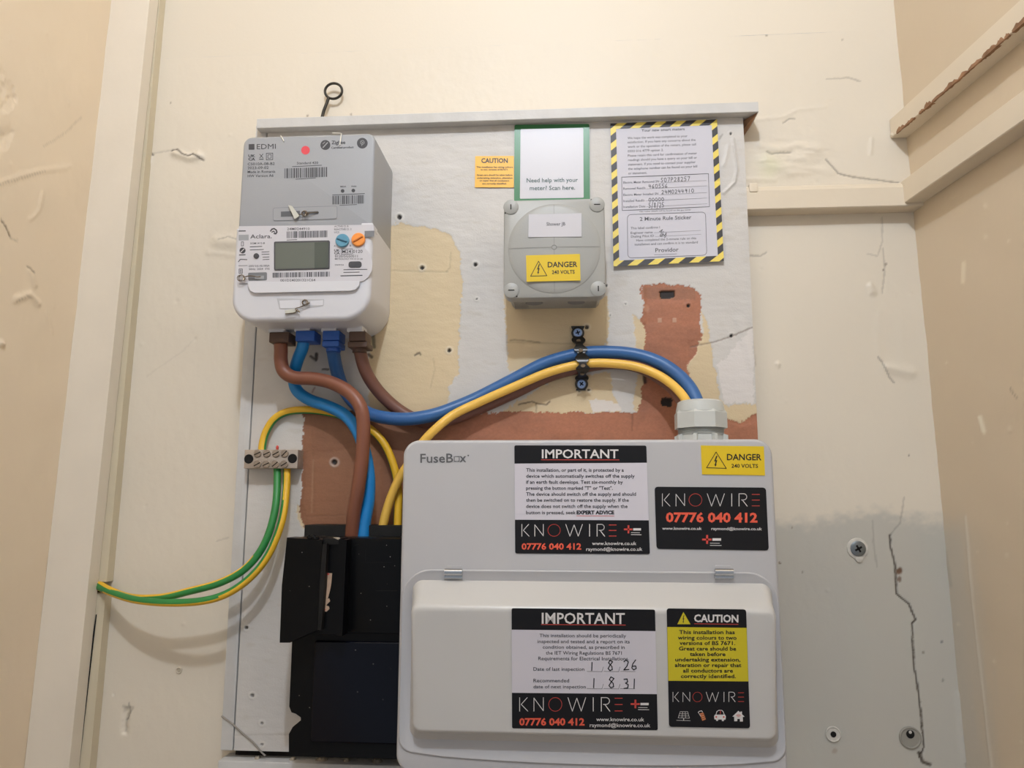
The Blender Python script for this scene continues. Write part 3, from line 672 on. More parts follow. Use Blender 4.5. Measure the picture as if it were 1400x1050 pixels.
# wire seals
def squiggle(cx, cy, r, turns, Y, ex):
    P = []
    for i in range(int(turns*12)):
        a = i/12*2*math.pi; P.append(at(cx+r*math.cos(a)*(1-.02*i)+ex*i/12, cy+r*math.sin(a)*.7+.3*math.sin(i*1.7), Y-.003-.002*math.sin(a*.5)))
    return P
b = MB().tube(squiggle(*A(600,682), 5, 2.6, MY, -.7), .0005, 6); b.tube(crom([at(*A(700,672), MY-.001), at(*A(640,676), MY-.004), at(*A(560,690), MY-.003), at(*A(500,680), MY-.002)], 4), .0005, 6)
b.build('seal_wire', m_wire, meter)
f = [at(*A(*p), MY-.004) for p in ((470,618),(500,625),(555,700),(520,725))]; bk = [p+np.array([0, .0014, 0]) for p in f]
MB().hexa(bk, f).build('seal_tag', m_seal, meter, smooth=0)
b = MB().tube(squiggle(*Bm(603,635), 5, 2.2, MYL, -.6), .00055, 6); b.tube(crom([at(*Bm(*p), MYL-.004) for p in ((635,640),(600,655),(560,672),(525,685),(560,712),(540,690),(520,715),(450,722))], 4), .00055, 6)
b.build('seal_wire', m_wire, meter)
f = [at(*Bm(*p), MYL-.003) for p in ((443,698),(530,682),(540,705),(450,722))]; MB().hexa([p+np.array([0,.0014,0]) for p in f], f).build('seal_tag', m_seal, meter, smooth=0)
b = MB().tube(squiggle(*Bm(108,448), 6, 2.4, FY, .6), .0005, 6); b.tube(crom([at(*Bm(*p), FY-.003) for p in ((140,440),(180,432),(230,440),(260,438))], 4), .0006, 6); b.build('seal_wire', m_wire, meter)
# printing on the hub
ink = MB(); hy = MY-.0002; sl = -.03
def bars(b, x0, x1, y0, y1, T, Y, seed, slp=-.03, mi=0):
    rg = random.Random(seed); x = x0
    while x < x1:
        wd = rg.choice((3, 4, 6, 9)); wd = min(wd, x1-x); dy = (x-x0)*slp
        b.poly([T(x, y0+dy), T(x+wd, y0+dy), T(x+wd, y1+dy), T(x, y1+dy)], Y, mi); x += wd+rg.choice((3, 4, 7))
ink.poly([A(*p) for p in ((168,152),(212,150),(212,193),(168,194))], hy)
def T_(b, T, s, x0, yb, x1, h, Y, slope=0, mi=0, bold=0.006):
    a = T(x0, yb); c = T(x1, yb); k = (c[0]-a[0])/(x1-x0); b.text(s, a[0], a[1], c[0], h*k, Y, slope, mi, bold)
T_(ink, A, 'EDMI', 230, 190, 375, 38, hy, -.02, 0, .0001)
T_(ink, A, 'UK', 165, 250, 218, 18, hy, 0, 0, .035); T_(ink, A, 'CA', 165, 276, 218, 20, hy, 0, 0, .035)
ink.stroke([A(252,228), A(278,258)], .7, hy); ink.stroke([A(278,226), A(252,258)], .7, hy); ink.stroke([A(250,268), A(280,267)], 1.0, hy)
ink.stroke([A(303,222), A(352,220), A(352,270), A(303,272)], .7, hy, closed=True); ink.stroke([A(315,234), A(340,232), A(340,258), A(315,260)], .6, hy, closed=True)
for s, yb, x1 in (('CS010A-08-B2', 314, 367), ('2023-09-02', 344, 320), ('Made in Romania', 374, 372), ('HW Version A6', 405, 358)): T_(ink, A, s, 160, yb, x1, 20, hy, -.02)
T_(ink, A, 'Standard 420', 537, 306, 700, 18, hy, -.02); T_(ink, A, '0800 0000 0000', 502, 328, 727, 9, hy, -.04) if False else ink.stroke([A(502,324), A(727,313)], .8, hy)
bars(ink, 442, 770, 338, 413, A, hy, 3, -.035); ink.stroke([A(528,420), A(680,410)], .8, hy)
ink.poly([A(755+38*math.cos(a), 158+38*math.sin(a)) for a in [i*math.pi/12 for i in range(24)]], hy)
ink.poly([A(1038+41*math.cos(a), 144+41*math.sin(a)) for a in [i*math.pi/12 for i in range(24)]], hy)
T_(ink, A, 'Zigbee', 802, 152, 908, 26, hy, -.02, 0, .02); T_(ink, A, 'Certified product', 800, 186, 972, 14, hy, -.03, 0, .02)
for cx, cy in ((887,510),(969,507)): ink.poly([A(cx+14*math.cos(a), cy+14*math.sin(a)) for a in [i*math.pi/8 for i in range(16)]], hy)
T_(ink, A, 'MESH', 870, 482, 912, 11, hy, 0, 0, .02); T_(ink, A, 'WAN', 952, 480, 992, 11, hy, 0, 0, .02)
ink.stroke([A(810,541), A(1055,530)], .9, hy); bars(ink, 810, 1055, 548, 613, A, hy, 9, -.03); ink.stroke([A(865,620), A(995,614)], .7, hy)
hub = [o for o in meter.children if o.name.startswith('communications_hub')][0]
ink.build('lettering', m_ink, hub, smooth=0)
wi = MB(); wi.stroke([A(737,177), A(772,140)], 1.3, hy-.0001); wi.stroke([A(735,150), A(752,134)], .7, hy-.0001)
wi.stroke([A(1038+15*math.cos(a), 138+15*math.sin(a)) for a in [i*math.pi/6 for i in range(13)]], .7, hy-.0001); wi.stroke([A(1038,135), A(1034,165)], .7, hy-.0001); wi.stroke([A(1030,133), A(1047,140)], .6, hy-.0001)
wi.build('badge_mark', m_grey, hub, smooth=0)
MB().poly([A(603+33*math.cos(a), 198+33*math.sin(a)) for a in [i*math.pi/12 for i in range(24)]], hy).build('red_dot', m_reddot, hub, smooth=0)
pw = MB()
for P_ in (((412,85),(425,105),(438,130)), ((808,66),(860,68),(878,70),(872,110),(865,158))): pw.tube([at(*A(*p), MY-.0012) for p in P_], .0006, 6)
tag(pw.build('paint_fleck', mat('white_fleck', (240,236,225), .5), hub), 'white thread-like paint flecks')
# printing on the faceplate
ink = MB(); y_ = FY-.0002
T_(ink, Bm, 'Aclara.', 180, 146, 345, 30, y_, -.02)
ink.stroke([Bm(335,90), Bm(345,75), Bm(362,70), Bm(380,82), Bm(384,98), Bm(375,110), Bm(362,108)], 1.7, y_); ink.stroke([Bm(345,98), Bm(358,90), Bm(368,98)], 1.3, y_)
T_(ink, Bm, '24M0244910', 462, 82, 635, 18, y_, -.01); bars(ink, 460, 770, 92, 144, Bm, y_, 5, -.025); ink.stroke([Bm(460,158), Bm(537,155)], .8, y_)
T_(ink, Bm, 'SGM1412-B', 180, 190, 292, 13, y_, -.02); ink.stroke([Bm(178,210), Bm(270,206)], .9, y_); ink.stroke([Bm(178,234), Bm(282,230)], .8, y_)
for yy in (250, 268, 290, 308): ink.stroke([Bm(260+(yy % 3)*8, yy), Bm(325, yy-3)], .8, y_)
T_(ink, Bm, '230V 0.5-10(100)A', 168, 364, 328, 14, y_, -.02); T_(ink, Bm, '50Hz  2024  3YE', 170, 388, 328, 14, y_, -.02)
bars(ink, 352, 788, 408, 446, Bm, y_, 12, -.02); T_(ink, Bm, '001D240201321C64', 410, 476, 678, 19, y_, -.01)
for s, yb, x1 in (('ACTIVE Cl. B', 60, 932), ('REACTIVE Cl. 2', 83, 955), ('UC3', 105, 860)): T_(ink, Bm, s, 823, yb, x1, 13, y_, -.02)
T_(ink, Bm, 'A', 820, 209, 833, 12, y_); T_(ink, Bm, 'B', 942, 206, 953, 12, y_)
T_(ink, Bm, 'UK', 822, 245, 866, 16, y_, 0, 0, .03); T_(ink, Bm, 'CA', 822, 266, 866, 17, y_, 0, 0, .03)
ink.stroke([Bm(878,228), Bm(963,225), Bm(963,264), Bm(878,267)], .6, y_, closed=True); T_(ink, Bm, 'M24', 884, 258, 952, 25, y_); T_(ink, Bm, '0120', 966, 256, 1040, 23, y_)
T_(ink, Bm, '0120/SGS0511', 828, 290, 1003, 18, y_); T_(ink, Bm, 'METROLOGY FW 01.01.20', 828, 308, 1040, 11, y_)
T_(ink, Bm, 'SWITCH', 828, 354, 895, 11, y_); ink.stroke([Bm(895,385), Bm(1075,382)], .9, y_); ink.stroke([Bm(895,406), Bm(1015,403)], .9, y_); T_(ink, Bm, 'PeerTest 01000101001', 873, 436, 1037, 11, y_) if False else ink.stroke([Bm(873,432), Bm(1037,428)], 1.2, y_)
T_(ink, Bm, 'Elem.', 93, 93, 143, 12, y_, 0, 0, .02) if False else ink.stroke([Bm(93,89), Bm(143,88)], 1.4, y_)
ink.poly([Bm(121+23*math.cos(a), 238+23*math.sin(a)) for a in [i*math.pi/10 for i in range(20)]], y_)
ink.stroke([Bm(97,272), Bm(142,270)], 1.2, y_); ink.stroke([Bm(88,325), Bm(105,305), Bm(155,308)], 1.0, y_); ink.stroke([Bm(112,172), Bm(128,172), Bm(128,202), Bm(112,203)], .7, y_, closed=True)
ink.stroke([Bm(94,380), Bm(120,379), Bm(120,412), Bm(94,413)], .7, y_, closed=True); ink.stroke([Bm(102,388), Bm(112,388), Bm(112,404), Bm(102,404)], .6, y_, closed=True); ink.stroke([Bm(90,355), Bm(158,352)], .5, y_)
ink.build('lettering', m_ink, face, smooth=0)
MB().stroke([Bm(108,250), Bm(133,225)], 1.0, y_-.0001).build('badge_mark', m_label, face, smooth=0)
# terminal stubs below the case
TY = -.066
tz_case = mzb-.004
for cx, wd in ((382,24), (417,23), (453,22), (488,22)):
    c = at(cx, 450, TY); r_ = wd/2/1.22/1000
    b = MB().rr(c[0]-r_, c[0]+r_, at(cx, 457, TY)[2], tz_case+.006, TY+.012, TY-.0105, .002, .001); b.build('terminal_stub', m_mwhite, meter)

# =================================================================== CABLES
def cable(name, pts, r, mats, label, cat='cable', group=None, n=14, stripe=None, twist=0, sub=8):
    P = crom([at(x, y, Y) for x, y, Y in pts], sub)
    o = MB().tube(P, r, n, mi=0, stripe=stripe, twist=twist).build(name, mats, smooth=60)
    return tag(o, label, cat, group)
c1 = cable('power_cable', [(382,452,TY),(384,476,-.066),(384,492,-.065),(388,507,-.064),(402,516,-.064),(430,518,-.064),(455,524,-.066),(478,537,-.070),(493,557,-.074),(497,585,-.074),(495,625,-.073),(490,665,-.071),(484,700,-.066),(481,735,-.062)], .0080, m_bcab, 'brown cable from the meter\'s leftmost terminal, crossing in front of the light blue one', group='power cables under the meter')
c2 = cable('power_cable', [(417,450,TY),(414,474,-.062),(407,492,-.054),(402,512,-.046),(405,532,-.042),(422,546,-.040),(450,556,-.042),(472,568,-.046),(488,588,-.050),(498,615,-.052),(504,648,-.053),(504,682,-.055),(499,712,-.058),(497,735,-.060)], .0072, m_lblue, 'light blue cable curving behind the brown one down to the black box', group='power cables under the meter')
c3 = cable('power_cable', [(453,452,TY),(455,476,-.060),(459,500,-.044),(466,524,-.034),(480,546,-.0315),(498,562,-.036),(520,570,-.043),(555,573,-.0475),(590,568,-.046),(620,558,-.040),(655,543,-.034),(700,520,-.0325),(745,497,-.0325),(792,484,-.034),(830,481.5,-.034),(868,485,-.036),(900,495,-.042),(925,511,-.052),(944,532,-.066),(957,560,-.080)], .0079, m_blue, 'mid blue cable sweeping from meter over a hump to the grey gland', group='power cables under the meter')
c4 = cable('power_cable', [(490,452,TY),(492,478,-.062),(499,505,-.052),(512,528,-.042),(530,548,-.034),(552,565,-.0305),(580,577,-.0300),(612,574,-.0300),(650,560,-.0300),(700,538,-.0300),(750,514,-.0300),(795,502,-.0300),(835,496,-.0300),(872,501,-.034),(903,517,-.045),(925,536,-.060),(940,560,-.075)], .0076, m_bcab2, 'dull brown cable from meter\'s rightmost terminal running behind the blue and yellow ones', group='power cables under the meter')
c5 = cable('earth_cable', [(944,562,-.090),(935,543,-.078),(918,525,-.064),(896,511,-.053),(868,501,-.0475),(830,496.5,-.046),(795,498,-.046),(750,509,-.046),(700,530,-.046),(655,550,-.046),(620,567,-.050),(596,586,-.056),(577,606,-.056),(561,630,-.052),(545,656,-.048),(533,684,-.047),(525,712,-.048),(521,735,-.050)], .0052, [m_cyp, m_cg], 'pale yellow earth cable arching from grey gland to the black box', stripe=(135, 195), twist=80, group='green and yellow earth cables')
c6 = cable('earth_cable', [(358,622,-.036),(359,607,-.033),(364,590,-.030),(375,573,-.0285),(393,563,-.0275),(420,560.5,-.0272),(450,564,-.0272),(478,572,-.0272),(503,584,-.030),(524,605,-.032),(537,633,-.033),(544,665,-.035),(544,700,-.040),(543,735,-.044)], .0047, [m_cy, m_cg], 'green and yellow earth cable looping over from top of metal terminal block', stripe=(52, 130), group='green and yellow earth cables')
c7 = cable('earth_cable', [(378.5,632,-.031),(379,655,-.036),(377,690,-.046),(369,725,-.054),(355,755,-.058),(332,780,-.060),(300,797,-.060),(260,808,-.058),(220,817,-.052),(180,817,-.040),(152,808,-.026),(134,798,-.010),(126,796,-.004)], .0044, [m_cg, m_cy], 'green-faced earth cable, inner of the two under the metal terminal block', stripe=(42, 130), twist=10, group='green and yellow earth cables')
c8 = cable('earth_cable', [(392,632,-.031),(392,660,-.036),(388,700,-.046),(378,735,-.054),(361,768,-.060),(336,795,-.064),(305,814,-.066),(270,822.5,-.066),(225,824,-.060),(185,820,-.048),(155,811,-.030),(137,803,-.014),(126,800,-.006)], .0044, [m_cy, m_cg], 'yellow-faced earth cable, outer of the two under the metal terminal block', stripe=(22, 130), twist=70, group='green and yellow earth cables')
# shrouds at the terminals
def shroud(par, x0, x1, y0, y1, mt, two=False, ring=False):
    z1, z0 = at((x0+x1)/2, y0, TY)[2], at((x0+x1)/2, y1, TY)[2]; a, c = at(x0, y0, TY-.012)[0], at(x1, y0, TY-.012)[0]
    b = MB()
    if two:
        zm = z0+(z1-z0)*.42
        b.rr(a, c, zm+.0006, z1, TY+.012, TY-.012, .001, .001); b.rr(a-(0 if not ring else .001), c+(.0025 if ring else 0), z0+.002, zm, TY+.013, TY-.013, .0015, .001)
        b.lathe(((a+c)/2, TY, z0-.002), (0,0,1), [((c-a)*.42,0),((c-a)*.42,.005)], 20)
    else:
        b.rr(a, c, z0, z1, TY+.012, TY-.012, .0012, .001)
    b.build('terminal_shroud', mt, par)
shroud(c1, 368, 395, 457, 471, m_shb); shroud(c2, 404, 430, 455, 469, m_shbl); shroud(c3, 441, 464, 455, 479, m_shbl, True); shroud(c4, 477, 500, 456, 480, m_shb, True, True)

# =================================================================== EARTH TERMINAL BLOCK
EY = -.041; K12 = lambda x, y: (320+x/11.66, 590+y/11.66)
ex0, ex1 = at(*K12(160,440), EY)[0], at(*K12(1015,440), EY)[0]; ez0, ez1 = at(*K12(590,588), EY)[2], at(*K12(590,288), EY)[2]
etb = thing('earth_terminal_block', ((ex0+ex1)/2, BY, ez0), 'small nickel metal terminal block with two rows of screws', 'terminal block')
body = MB().rr(ex0, ex1, ez0, ez1, BY, EY, .0008, .0007, 2).build('body', m_nickel, etb)
for cx, cy in ((235,437), (932,430)):
    c = at(*K12(cx, cy), EY); b = MB().lathe((c[0], EY+.0006, c[2]), (0,-1,0), [(.0056,0),(.0056,.001),(.0048,.0013),(.0040,.0010)], 22); b.build('fixing_screw', m_hole, etb)
for cx, cy in ((380,350),(527,350),(672,350),(810,350),(375,522),(517,522),(660,522),(803,522)):
    c = at(*K12(cx, cy), EY); b = MB(); b.lathe((c[0], EY+.0005, c[2]), (0,-1,0), [(.0048,0),(.0048,.0015),(.0040,.0022)], 18)
    sc_ = b.build('clamp_screw', m_nickel2, etb); a = random.uniform(.4, 1.0); v = np.array([math.cos(a), 0, math.sin(a)]); n_ = np.array([-v[2],0,v[0]]); cc = np.array([c[0], EY-.0019, c[2]])
    MB().add([cc-v*.0042-n_*.0006, cc+v*.0042-n_*.0006, cc+v*.0042+n_*.0006, cc-v*.0042+n_*.0006], [(0,1,2,3)]).build('screw_slot', m_dark, sc_, smooth=0)
c = at(380, 612, -.028); MB().lathe((c[0], -.03, c[2]-.004), (0,0,1), [(.0016,0),(.0018,.005),(.0008,.0065)], 8).build('red_tip', m_red, etb)

# =================================================================== JUNCTION BOX
JY = -.089; J = lambda x, y: (640+x/3.5, 160+y/3.5)
jx0, jx1 = at(*J(170,620), JY)[0], at(*J(656,620), JY)[0]; jz1, jz0 = at(*J(412,393), JY)[2], at(*J(412,864), JY)[2]
jb = thing('junction_box', ((jx0+jx1)/2, BY, jz0), 'square pale grey junction box with a domed lid and a yellow danger sticker', 'junction box')
base = MB(); inset = .0035; yl = JY+.018
base.loops([[(x, BY, z) for x, z in rect(jx0+inset+.001, jx1-inset-.001, jz0+inset+.001, jz1-inset, .008)], [(x, yl, z) for x, z in rect(jx0+inset, jx1-inset, jz0+inset, jz1-inset, .009)]])
bs = base.build('base', m_jb, jb)
b = MB()
for k in range(14):
    for side in (0, 1):
        xx = jx0+inset+.006+k*.0018 if side == 0 else jx1-inset-.006-k*.0018
        if k > 9: continue
        b.box(xx-.0004, xx+.0004, BY-.004, yl, jz0+inset-.0002, jz0+inset+.0012)
b.build('grip_ribs', m_jb, bs, smooth=0)
for cx, cy in ((315,903), (518,898)):
    c = at(*J(cx, cy), -.062); b = MB().lathe((c[0], -.058, jz0+inset+.001), (0,0,-1), [(.0115,0),(.0115,.0014),(.0102,.0022),(.0095,.0012)], 26); b.build('knockout', m_jb, bs)
    MB().lathe((c[0], -.058, jz0+inset-.0012), (0,0,-1), [(.0102,0),(.0102,.0003)], 26).build('knockout_ring', m_slot, bs)
b = MB(); rj = .010
b.loops([[(x, yl, z) for x, z in rect(jx0, jx1, jz0, jz1, rj)], [(x, JY+.002, z) for x, z in rect(jx0, jx1, jz0, jz1, rj)], [(x, JY+.0006, z) for x, z in rect(jx0+.0006, jx1-.0006, jz0+.0006, jz1-.0006, rj)], [(x, JY, z) for x, z in rect(jx0+.002, jx1-.002, jz0+.002, jz1-.002, rj-.002)]])
lid = b.build('lid', m_jb, jb)
cj = at(*J(412,628), JY); rd = (jx1-jx0)/2*.915
dome = MB(); prof = [(rd, 0)]+[(rd*math.cos(a), .0036*math.sin(a)+.0002) for a in [R_(4+i*10) for i in range(9)]]
dome.lathe((cj[0], JY, cj[2]), (0,-1,0), prof, 64); dome.build('dome', m_jb, lid, smooth=40)
dy = lambda r_: JY-.0002-.0036*math.sqrt(max(0, 1-(r_/rd)**2))
ls = MB()
for a in (0, 90, 180, 270):
    v = np.array([math.cos(R_(a)), math.sin(R_(a))]); n_ = np.array([-v[1], v[0]])*.0003
    for k in range(12):
        r0, r1 = rd*(.05+.93*k/12), rd*(.05+.93*(k+1)/12)
        ls.add([(cj[0]+v[0]*r0-n_[0], dy(r0)-.0003, cj[2]+v[1]*r0-n_[1]), (cj[0]+v[0]*r1-n_[0], dy(r1)-.0003, cj[2]+v[1]*r1-n_[1]), (cj[0]+v[0]*r1+n_[0], dy(r1)-.0003, cj[2]+v[1]*r1+n_[1]), (cj[0]+v[0]*r0+n_[0], dy(r0)-.0003, cj[2]+v[1]*r0+n_[1])], [(0,1,2,3)])
ls.tube([(cj[0]+.0028*math.cos(a), dy(0)-.0001, cj[2]+.0028*math.sin(a)) for a in [i*math.pi/4+math.pi/8 for i in range(8)]], .0004, 5, closed=True)
ls.build('moulded_cross', mat('groove_grey', (136,136,132), .5), lid, smooth=0)
for cx, cy, vert in ((205,432,1), (617,420,0), (207,830,0), (623,822,1)):
    c = at(*J(cx, cy), JY); s_ = MB().lathe((c[0], JY+.0002, c[2]), (0,-1,0), [(.0088,0),(.0088,.001),(.0080,.0014)], 28).build('lid_screw', m_jb, lid)
    w2, h2 = (.0006, .0032) if vert else (.0036, .0006)
    mk = MB().add([(c[0]-w2, JY-.0014, c[2]-h2), (c[0]+w2, JY-.0014, c[2]-h2), (c[0]+w2, JY-.0014, c[2]+h2), (c[0]-w2, JY-.0014, c[2]+h2)], [(0,1,2,3)])
    mk.build('screw_slot', m_hole, s_, smooth=0)
for cx, cy in ((178,459),(590,396),(233,858),(650,797)):
    c = at(*J(cx, cy), JY); MB().lathe((c[0], JY+.0003, c[2]), (0,-1,0), [(.0009,0),(.0009,.0005)], 8).build('marker_dot', m_hole, lid)

BOLT = [(.55,0),(.25,.55),(.45,.50),(.38,.78),(.28,.76),(.42,1.0),(.62,.80),(.52,.80),(.68,.38),(.50,.42),(.72,.02)]
def sticker(parent, name, quad, Y, mt, th=.0005, r=0.0, label=None):
    pts = rquad(quad, r) if r else quad
    o = MB().poly(pts, Y, th=th).build(name, mt, parent, smooth=0)
    if label: o['label'] = label
    return o
def danger(par, T, quad, tri, bolt, w1, w2, Y, label, lw_=.9):
    st = sticker(par, 'danger_sticker', [T(*p) for p in quad], Y, m_yellow, label=label)
    b = MB(); y2 = Y-.00015
    b.stroke([T(*p) for p in tri], lw_, y2, closed=True)
    (bx0, by0, bx1, by1) = bolt; b.poly([T(bx0+(bx1-bx0)*u, by0+(by1-by0)*v) for u, v in BOLT], y2)
    T_(b, T, 'DANGER', w1[0], w1[2], w1[1], w1[3], y2, w1[4], 0, .02); T_(b, T, '240 VOLTS', w2[0], w2[2], w2[1], w2[3], y2, w2[4], 0, .02)
    b.build('lettering', m_black, st, smooth=0)
DYJ = JY-.0042
danger(lid, J, ((277,662),(535,655),(538,782),(280,788)), ((337,690),(299,762),(377,759)), (322,704,352,752), (381,523,719,25,-.015), (401,510,751,17,-.015), DYJ, 'yellow danger sticker on the grey junction box lid')
st = sticker(lid, 'name_label', [J(*p) for p in ((290,466),(543,460),(543,572),(288,575))], DYJ, m_label, label='white label on the junction box lid')
b = MB(); T_(b, J, 'Shower JB', 375, 520, 465, 16, DYJ-.00015, -.01); b.build('lettering', m_black, st, smooth=0)

# =================================================================== CARD, CAUTION STICKER, NOTICE ON THE BOARD
cy_ = BY-.0018
card = sticker(None, 'information_card', [J(*p) for p in ((222,37),(580,33),(583,420),(220,420))], cy_, m_green, .0006, 2.5)
tag(card, 'green bordered white card tucked above the grey junction box', 'card')
pn = sticker(card, 'white_panel', [J(*p) for p in ((251,58),(551,52),(553,386),(248,391))], cy_-.0002, m_label, 0.0001, 1.5)
b = MB(); T_(b, J, 'Need help with your', 280, 313, 525, 20, cy_-.0005, -.012); T_(b, J, 'meter? Scan here.', 295, 350, 512, 20, cy_-.0005, -.012); b.build('lettering', mat('dark_green_ink', (60,90,84), .5), pn, smooth=0)
cs = sticker(None, 'caution_sticker', [J(*p) for p in ((34,187),(219,186),(219,337),(32,336))], BY-.0014, m_orange, .0004, 1.2)
tag(cs, 'small amber caution sticker left of the green bordered card', 'sticker')
b = MB(); yy = BY-.0016; T_(b, J, 'CAUTION', 63, 219, 190, 21, yy, 0, 0, .03)
for s, x0, yb, x1 in (('This installation has wiring colours', 40, 243, 214), ('to two versions of BS7671.', 60, 255, 192), ('Great care should be taken before', 42, 281, 212), ('undertaking extension, alteration', 42, 295, 212), ('or repair that all conductors', 55, 308, 196), ('are correctly identified.', 68, 322, 184)): T_(b, J, s, x0, yb, x1, 7.5, yy, 0, 0, .02)
b.build('lettering', m_black, cs, smooth=0)

N5 = lambda x, y: (820+x/4.566, 150+y/4.566)
def NY(px, py): return BY-.0016-.0035*max(0, (py-250)/110.0)**2*.8-.0006*((px-910)/75)**2
NY2 = lambda px, py: NY(px, py)-.00025
nq = [np.array(N5(*p)) for p in ((66,86),(732,60),(775,945),(86,978))]
def nuv(u, v): return (nq[0]*(1-u)+nq[1]*u)*(1-v)+(nq[3]*(1-u)+nq[2]*u)*v
def sheet(b, u0, u1, v0, v1, off, nu=8, nv=14, mi=0):
    vs = []; 
    for j in range(nv+1):
        for i in range(nu+1):
            p = nuv(u0+(u1-u0)*i/nu, v0+(v1-v0)*j/nv); vs.append(at(p[0], p[1], NY(*p)-off))
    b.add(vs, [(j*(nu+1)+i, j*(nu+1)+i+1, (j+1)*(nu+1)+i+1, (j+1)*(nu+1)+i) for j in range(nv) for i in range(nu)], mi)
b = MB(); sheet(b, 0, 1, 0, 1, 0); notice = b.build('notice_sheet', m_paper, smooth=0)
notice.modifiers.new('thickness', 'SOLIDIFY').thickness = .0003; notice.modifiers['thickness'].offset = 0
tag(notice, 'white handwritten notice with yellow and black hazard border at the board\'s upper right', 'notice')
# hazard border, clipped stripes
def clip(P, a, b_, c):   # keep a*x+b*y<=c
    out = []
    for i in range(len(P)):
        p, q_ = P[i], P[(i+1) % len(P)]; dp, dq = a*p[0]+b_*p[1]-c, a*q_[0]+b_*q_[1]-c
        if dp <= 0: out.append(p)
        if dp*dq < 0: t = dp/(dp-dq); out.append((p[0]+(q_[0]-p[0])*t, p[1]+(q_[1]-p[1])*t))
    return out
bw = 35/667; bh = 35/890; W_, H_ = 667., 890.
by = MB(); bk = MB()
for (u0, u1, v0, v1) in ((0,1,0,bh), (0,1,1-bh,1), (0,bw,bh,1-bh), (1-bw,1,bh,1-bh)):
    by_n = 1
    nseg = 14
    for s_ in range(nseg):   # split long strips so they follow the sheet
        if u1-u0 > .5: a0, a1, c0, c1 = u0+(u1-u0)*s_/nseg, u0+(u1-u0)*(s_+1)/nseg, v0, v1
        else: a0, a1, c0, c1 = u0, u1, v0+(v1-v0)*s_/nseg, v0+(v1-v0)*(s_+1)/nseg
        R4 = [(a0*W_, c0*H_), (a1*W_, c0*H_), (a1*W_, c1*H_), (a0*W_, c1*H_)]
        by.poly([nuv(x/W_, y/H_) for x, y in R4], lambda px, py: NY(px, py)-.00025)
        vert = u1-u0 < .5
        A_, B_ = (1.0, 1.35)
        per = 124.0 if not vert else 124.0
        for m_ in range(-2, 20):
            lo_, hi_ = m_*per-20, m_*per+per*.52-20
            Pp = clip(clip(R4, A_, B_, hi_), -A_, -B_, -lo_)
            if len(Pp) >= 3: bk.poly([nuv(x/W_, y/H_) for x, y in Pp], lambda px, py: NY(px, py)-.0004)
bord = by.build('hazard_border', m_stripeY, notice, smooth=0); bk.build('black_stripe', m_stripeK, bord, smooth=0)
b = MB(); SL = -.037
for s, x0, yb, x1 in (('We hope the work was completed to your',173,184,547),('satisfaction. If you have any concerns about the',173,210,598),('work or the operation of the meters, please call',175,238,600),('0333 016 4779 option 2.',175,266,398),('Please retain this card for confirmation of meter',175,294,607),('readings should you have a query on your bill or',177,321,607),('statement. If you need to contact your supplier',177,349,598),('the telephone number can be found on your bill',177,376,608),('or statement.',178,404,295),
                      ('Electric Meter Removed SN',147,462,370),('Removed Read/s',147,500,285),('Electric Meter Installed SN',147,539,365),('Installed Read/s',148,577,278),('Installation Date',148,614,285),('This label confirms I',193,747,375),('Engineer name',193,776,330),('Dialing Pilot ID',195,799,338),('Have completed the 2-minute rule on this',228,822,602),('installation and can confirm it is to standard',218,848,612)):
    T_(b, N5, s, x0, yb, x1, 14, NY2, SL)
T_(b, N5, 'Gas meter details will be found on the gas meter', 248, 640, 570, 9, NY2, SL)
T_(b, N5, 'Your new smart meters', 260, 138, 530, 17, NY2, SL, 0, .014); T_(b, N5, '2 Minute Rule Sticker', 250, 694, 572, 23, NY2, SL, 0, .012); T_(b, N5, 'Providor', 347, 890, 492, 25, NY2, SL, 0, .012)
b.stroke([N5(340,906), N5(480,900)], .5, NY2)
b.stroke([N5(*p) for p in ((137,421),(678,399),(685,605),(140,629))], .7, NY2, closed=True)
b.stroke(rquad([N5(*p) for p in ((172,655),(660,638),(668,908),(175,926))], 6), .6, NY2, closed=True)
for y0, x0, x1 in ((456,380,665),(494,290,668),(532,372,668),(570,285,668),(606,290,670),(768,340,630),(792,345,632)): b.stroke([N5(x0, y0), N5(x1, y0-(x1-x0)*.05)], .3, NY2)
b.build('lettering', m_lightink, notice, smooth=0)
# pen writing as strokes
PEN = {'0':[[(.1,.5),(.2,.9),(.6,1),(.9,.6),(.8,.1),(.4,0),(.1,.3),(.1,.5)]], '1':[[(.5,1),(.45,0)]], '2':[[(.1,.8),(.4,1),(.8,.8),(.6,.4),(.1,0),(.9,.05)]], '3':[[(.1,.95),(.6,1),(.7,.7),(.35,.55),(.8,.4),(.7,.05),(.1,0)]],
       '4':[[(.2,1),(.1,.45),(.9,.5)],[(.7,.9),(.6,0)]], '5':[[(.9,1),(.3,1),(.2,.55),(.7,.55),(.8,.2),(.5,0),(.1,.08)]], '6':[[(.7,1),(.25,.6),(.1,.2),(.4,0),(.8,.15),(.7,.4),(.2,.35)]], '7':[[(.1,.95),(.9,1),(.4,0)]],
       '8':[[(.8,.85),(.4,1),(.2,.75),(.7,.4),(.75,.1),(.4,0),(.15,.2),(.4,.5),(.8,.85)]], '9':[[(.8,.9),(.4,1),(.2,.7),(.5,.5),(.85,.9),(.7,0)]], '/':[[(.8,1.15),(.2,-.2)]], 'S':[[(.9,.9),(.4,1),(.2,.7),(.7,.4),(.6,.05),(.1,.05)]],
       'M':[[(.05,0),(.15,1),(.5,.4),(.85,1),(.95,0)]], 'P':[[(.2,0),(.25,1),(.8,.9),(.7,.55),(.25,.5)]]}
